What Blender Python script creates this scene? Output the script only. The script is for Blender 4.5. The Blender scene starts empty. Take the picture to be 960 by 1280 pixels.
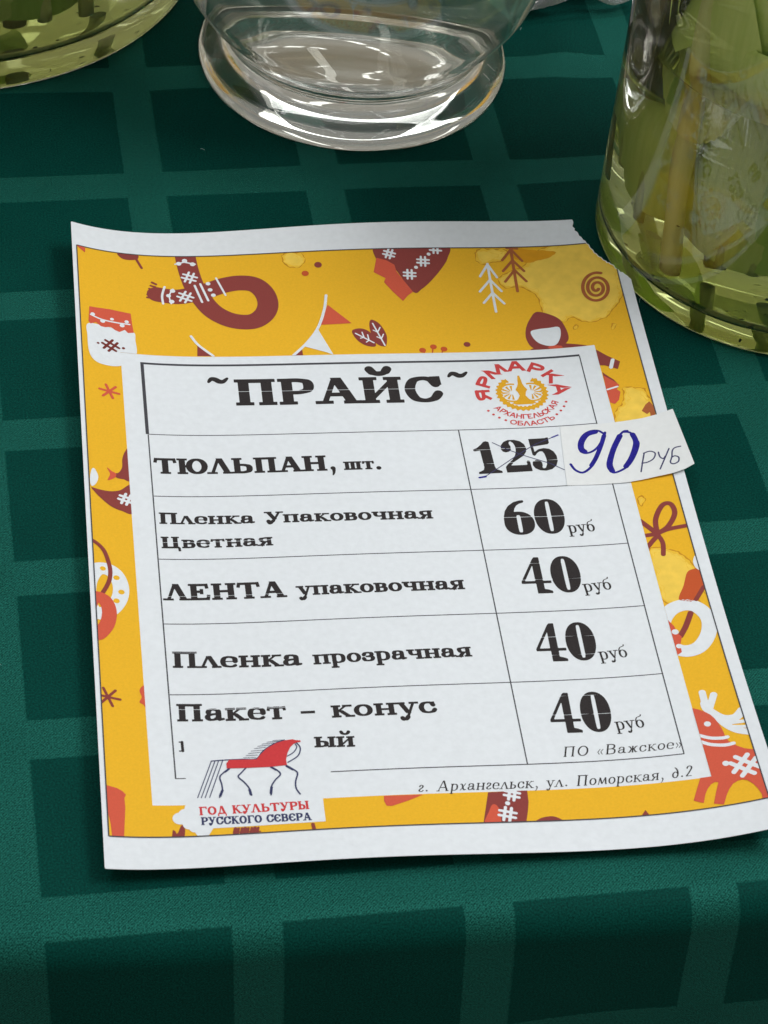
import bpy, bmesh, json, math, random
import numpy as np
from mathutils import Vector, Matrix
R = math.radians
scene = bpy.context.scene
C = scene.collection

# ------------------------------------------------------------------ camera
cam = bpy.data.objects.new('camera', bpy.data.cameras.new('camera')); C.objects.link(cam)
cam.matrix_world = Matrix(((0.98969665, 0.0291331, -0.14018491, -0.020747),
                           (-0.11896399, 0.71214306, -0.69188137, -0.754285),
                           (0.07967506, 0.70142962, 0.70827139, 0.622669),
                           (0, 0, 0, 1)))
cam.data.sensor_fit = 'HORIZONTAL'; cam.data.sensor_width = 36.0
cam.data.lens = 3178.98 / 960 * 36.0
cam.data.clip_start = 0.02; cam.data.clip_end = 60
scene.camera = cam
cam.data.dof.use_dof = True; cam.data.dof.focus_distance = 0.93; cam.data.dof.aperture_fstop = 80.0

# ------------------------------------------------------------------ world, lamps, exposure
world = bpy.data.worlds.new('World'); scene.world = world; world.use_nodes = True
wn, wl = world.node_tree.nodes, world.node_tree.links
bg = wn['Background']; bg.inputs['Strength'].default_value = 0.42
tc = wn.new('ShaderNodeTexCoord'); sp = wn.new('ShaderNodeSeparateXYZ'); rmp = wn.new('ShaderNodeValToRGB')
nz = wn.new('ShaderNodeTexNoise'); nz.inputs['Scale'].default_value = 5.0; nz.inputs['Detail'].default_value = 3
ad = wn.new('ShaderNodeMath'); ad.operation = 'MULTIPLY_ADD'; ad.inputs[1].default_value = 0.45
mr = wn.new('ShaderNodeMapRange'); mr.inputs['From Min'].default_value = -0.5; mr.inputs['From Max'].default_value = 1.2
wl.new(tc.outputs['Generated'], sp.inputs[0]); wl.new(tc.outputs['Generated'], nz.inputs['Vector'])
wl.new(nz.outputs['Fac'], ad.inputs[0]); wl.new(sp.outputs['Z'], ad.inputs[2]); wl.new(ad.outputs[0], mr.inputs['Value'])
wl.new(mr.outputs[0], rmp.inputs[0])
def wm(op, a, b=None, c=None):
    n = wn.new('ShaderNodeMath'); n.operation = op
    for i, v in enumerate((a, b, c)):
        if v is None: continue
        if isinstance(v, (int, float)): n.inputs[i].default_value = v
        else: wl.new(v, n.inputs[i])
    return n.outputs[0]
zc = wm('MAXIMUM', sp.outputs['Z'], 0.05)                      # rows of tube lamps under the hall ceiling
tx = wm('FLOORED_MODULO', wm('ADD', wm('DIVIDE', sp.outputs['X'], zc), 0.33), 0.62); ty = wm('FLOORED_MODULO', wm('ADD', wm('DIVIDE', sp.outputs['Y'], zc), .1), 0.9)
tube_on = wm('MULTIPLY', wm('MULTIPLY', wm('LESS_THAN', tx, 0.05), wm('LESS_THAN', ty, 0.62)), wm('GREATER_THAN', sp.outputs['Z'], 0.22))
wmix = wn.new('ShaderNodeMix'); wmix.data_type = 'RGBA'; wl.new(tube_on, wmix.inputs['Factor']); wl.new(rmp.outputs[0], wmix.inputs['A'])
wmix.inputs['B'].default_value = (5, 5.1, 5, 1); wl.new(wmix.outputs['Result'], bg.inputs[0])
el = rmp.color_ramp.elements
el[0].position = 0.10; el[0].color = (0.48, 0.48, 0.46, 1)
el[1].position = 0.95; el[1].color = (0.55, 0.57, 0.58, 1)
for p_, c_ in ((0.34, (0.38, 0.35, 0.30, 1)), (0.42, (0.86, 0.72, 0.50, 1)), (0.52, (0.55, 0.47, 0.34, 1)), (0.64, (0.92, 0.87, 0.76, 1))):
    e = el.new(p_); e.color = c_

def lamp(name, loc, target, sx, sy, power, col):
    d = bpy.data.lights.new(name, 'AREA'); d.shape = 'RECTANGLE'; d.size = sx; d.size_y = sy
    d.energy = power; d.color = col
    o = bpy.data.objects.new(name, d); C.objects.link(o)
    o.location = loc
    o.rotation_euler = (Vector(target) - Vector(loc)).to_track_quat('-Z', 'Y').to_euler()
    return o
lamp('ceiling_lamp', (1.5, -0.25, 2.3), (0.1, -0.1, 0), 1.1, 0.7, 38, (1.0, 0.98, 0.95))
lamp('ceiling_lamp', (0.05, 1.1, 2.6), (0.1, -0.1, 0), 1.6, 0.5, 11, (0.94, 0.98, 1.0))
lamp('ceiling_lamp', (-0.9, 0.4, 2.7), (0.1, -0.15, 0), 1.6, 0.5, 12, (0.94, 0.98, 1.0))

scene.view_settings.view_transform = 'Standard'; scene.view_settings.look = 'None'
scene.view_settings.exposure = 0.0; scene.view_settings.gamma = 1.0
scene.cycles.use_denoising = True
scene.cycles.max_bounces = 24; scene.cycles.transmission_bounces = 20; scene.cycles.transparent_max_bounces = 16
scene.cycles.glossy_bounces = 12; scene.cycles.diffuse_bounces = 5
scene.cycles.caustics_refractive = True; scene.cycles.caustics_reflective = True
scene.cycles.blur_glossy = 0.6; scene.cycles.volume_bounces = 8
scene.cycles.sample_clamp_indirect = 14.0

# ------------------------------------------------------------------ helpers
def lin(v):
    v /= 255.0
    return v / 12.92 if v < 0.04045 else ((v + 0.055) / 1.055) ** 2.4
def ink(r, g, b, k=0.755):               # reflectance of a printed tone next to paper of reflectance k
    w = lin(228)
    return tuple(min(1, lin(c) / w * k) for c in (r, g, b))
def link(name, mesh, parent=None):
    o = bpy.data.objects.new(name, mesh); C.objects.link(o)
    if parent: o.parent = parent
    return o
def tag(o, label=None, cat=None, group=None, kind=None):
    for k, v in (('label', label), ('category', cat), ('group', group), ('kind', kind)):
        if v: o[k] = v
    return o
def empty(name, loc=(0, 0, 0)):
    o = bpy.data.objects.new(name, None); C.objects.link(o); o.location = loc
    o.empty_display_size = 0.01
    return o
def pmat(name, col, rough=0.6, **kw):
    m = bpy.data.materials.new(name); m.use_nodes = True
    b = m.node_tree.nodes['Principled BSDF']
    b.inputs['Base Color'].default_value = (*col[:3], 1); b.inputs['Roughness'].default_value = rough; b.inputs['Specular IOR Level'].default_value = .5
    for k, v in kw.items(): b.inputs[k].default_value = v
    return m
def mottle(m, scale, amount, bump=0.0, bscale=None, detail=4):     # slight real variation of the surface tone and relief
    nt = m.node_tree; N, L = nt.nodes, nt.links
    b = N['Principled BSDF']; col = tuple(b.inputs['Base Color'].default_value)
    co = N.new('ShaderNodeTexCoord'); t = N.new('ShaderNodeTexNoise')
    t.inputs['Scale'].default_value = scale; t.inputs['Detail'].default_value = detail
    L.new(co.outputs['Object'], t.inputs['Vector'])
    r = N.new('ShaderNodeMapRange'); r.inputs['To Min'].default_value = 1 - amount; r.inputs['To Max'].default_value = 1 + amount
    r.inputs['From Min'].default_value = 0.25; r.inputs['From Max'].default_value = 0.75
    L.new(t.outputs['Fac'], r.inputs['Value'])
    h = N.new('ShaderNodeVectorMath'); h.operation = 'SCALE'; h.inputs[0].default_value = col[:3]
    L.new(r.outputs[0], h.inputs['Scale']); L.new(h.outputs[0], b.inputs['Base Color'])
    if bump:
        t2 = N.new('ShaderNodeTexNoise'); t2.inputs['Scale'].default_value = bscale; t2.inputs['Detail'].default_value = 5
        L.new(co.outputs['Object'], t2.inputs['Vector'])
        bp = N.new('ShaderNodeBump'); bp.inputs['Strength'].default_value = bump; bp.inputs['Distance'].default_value = 0.0002
        L.new(t2.outputs['Fac'], bp.inputs['Height']); L.new(bp.outputs[0], b.inputs['Normal'])
    return m

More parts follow.
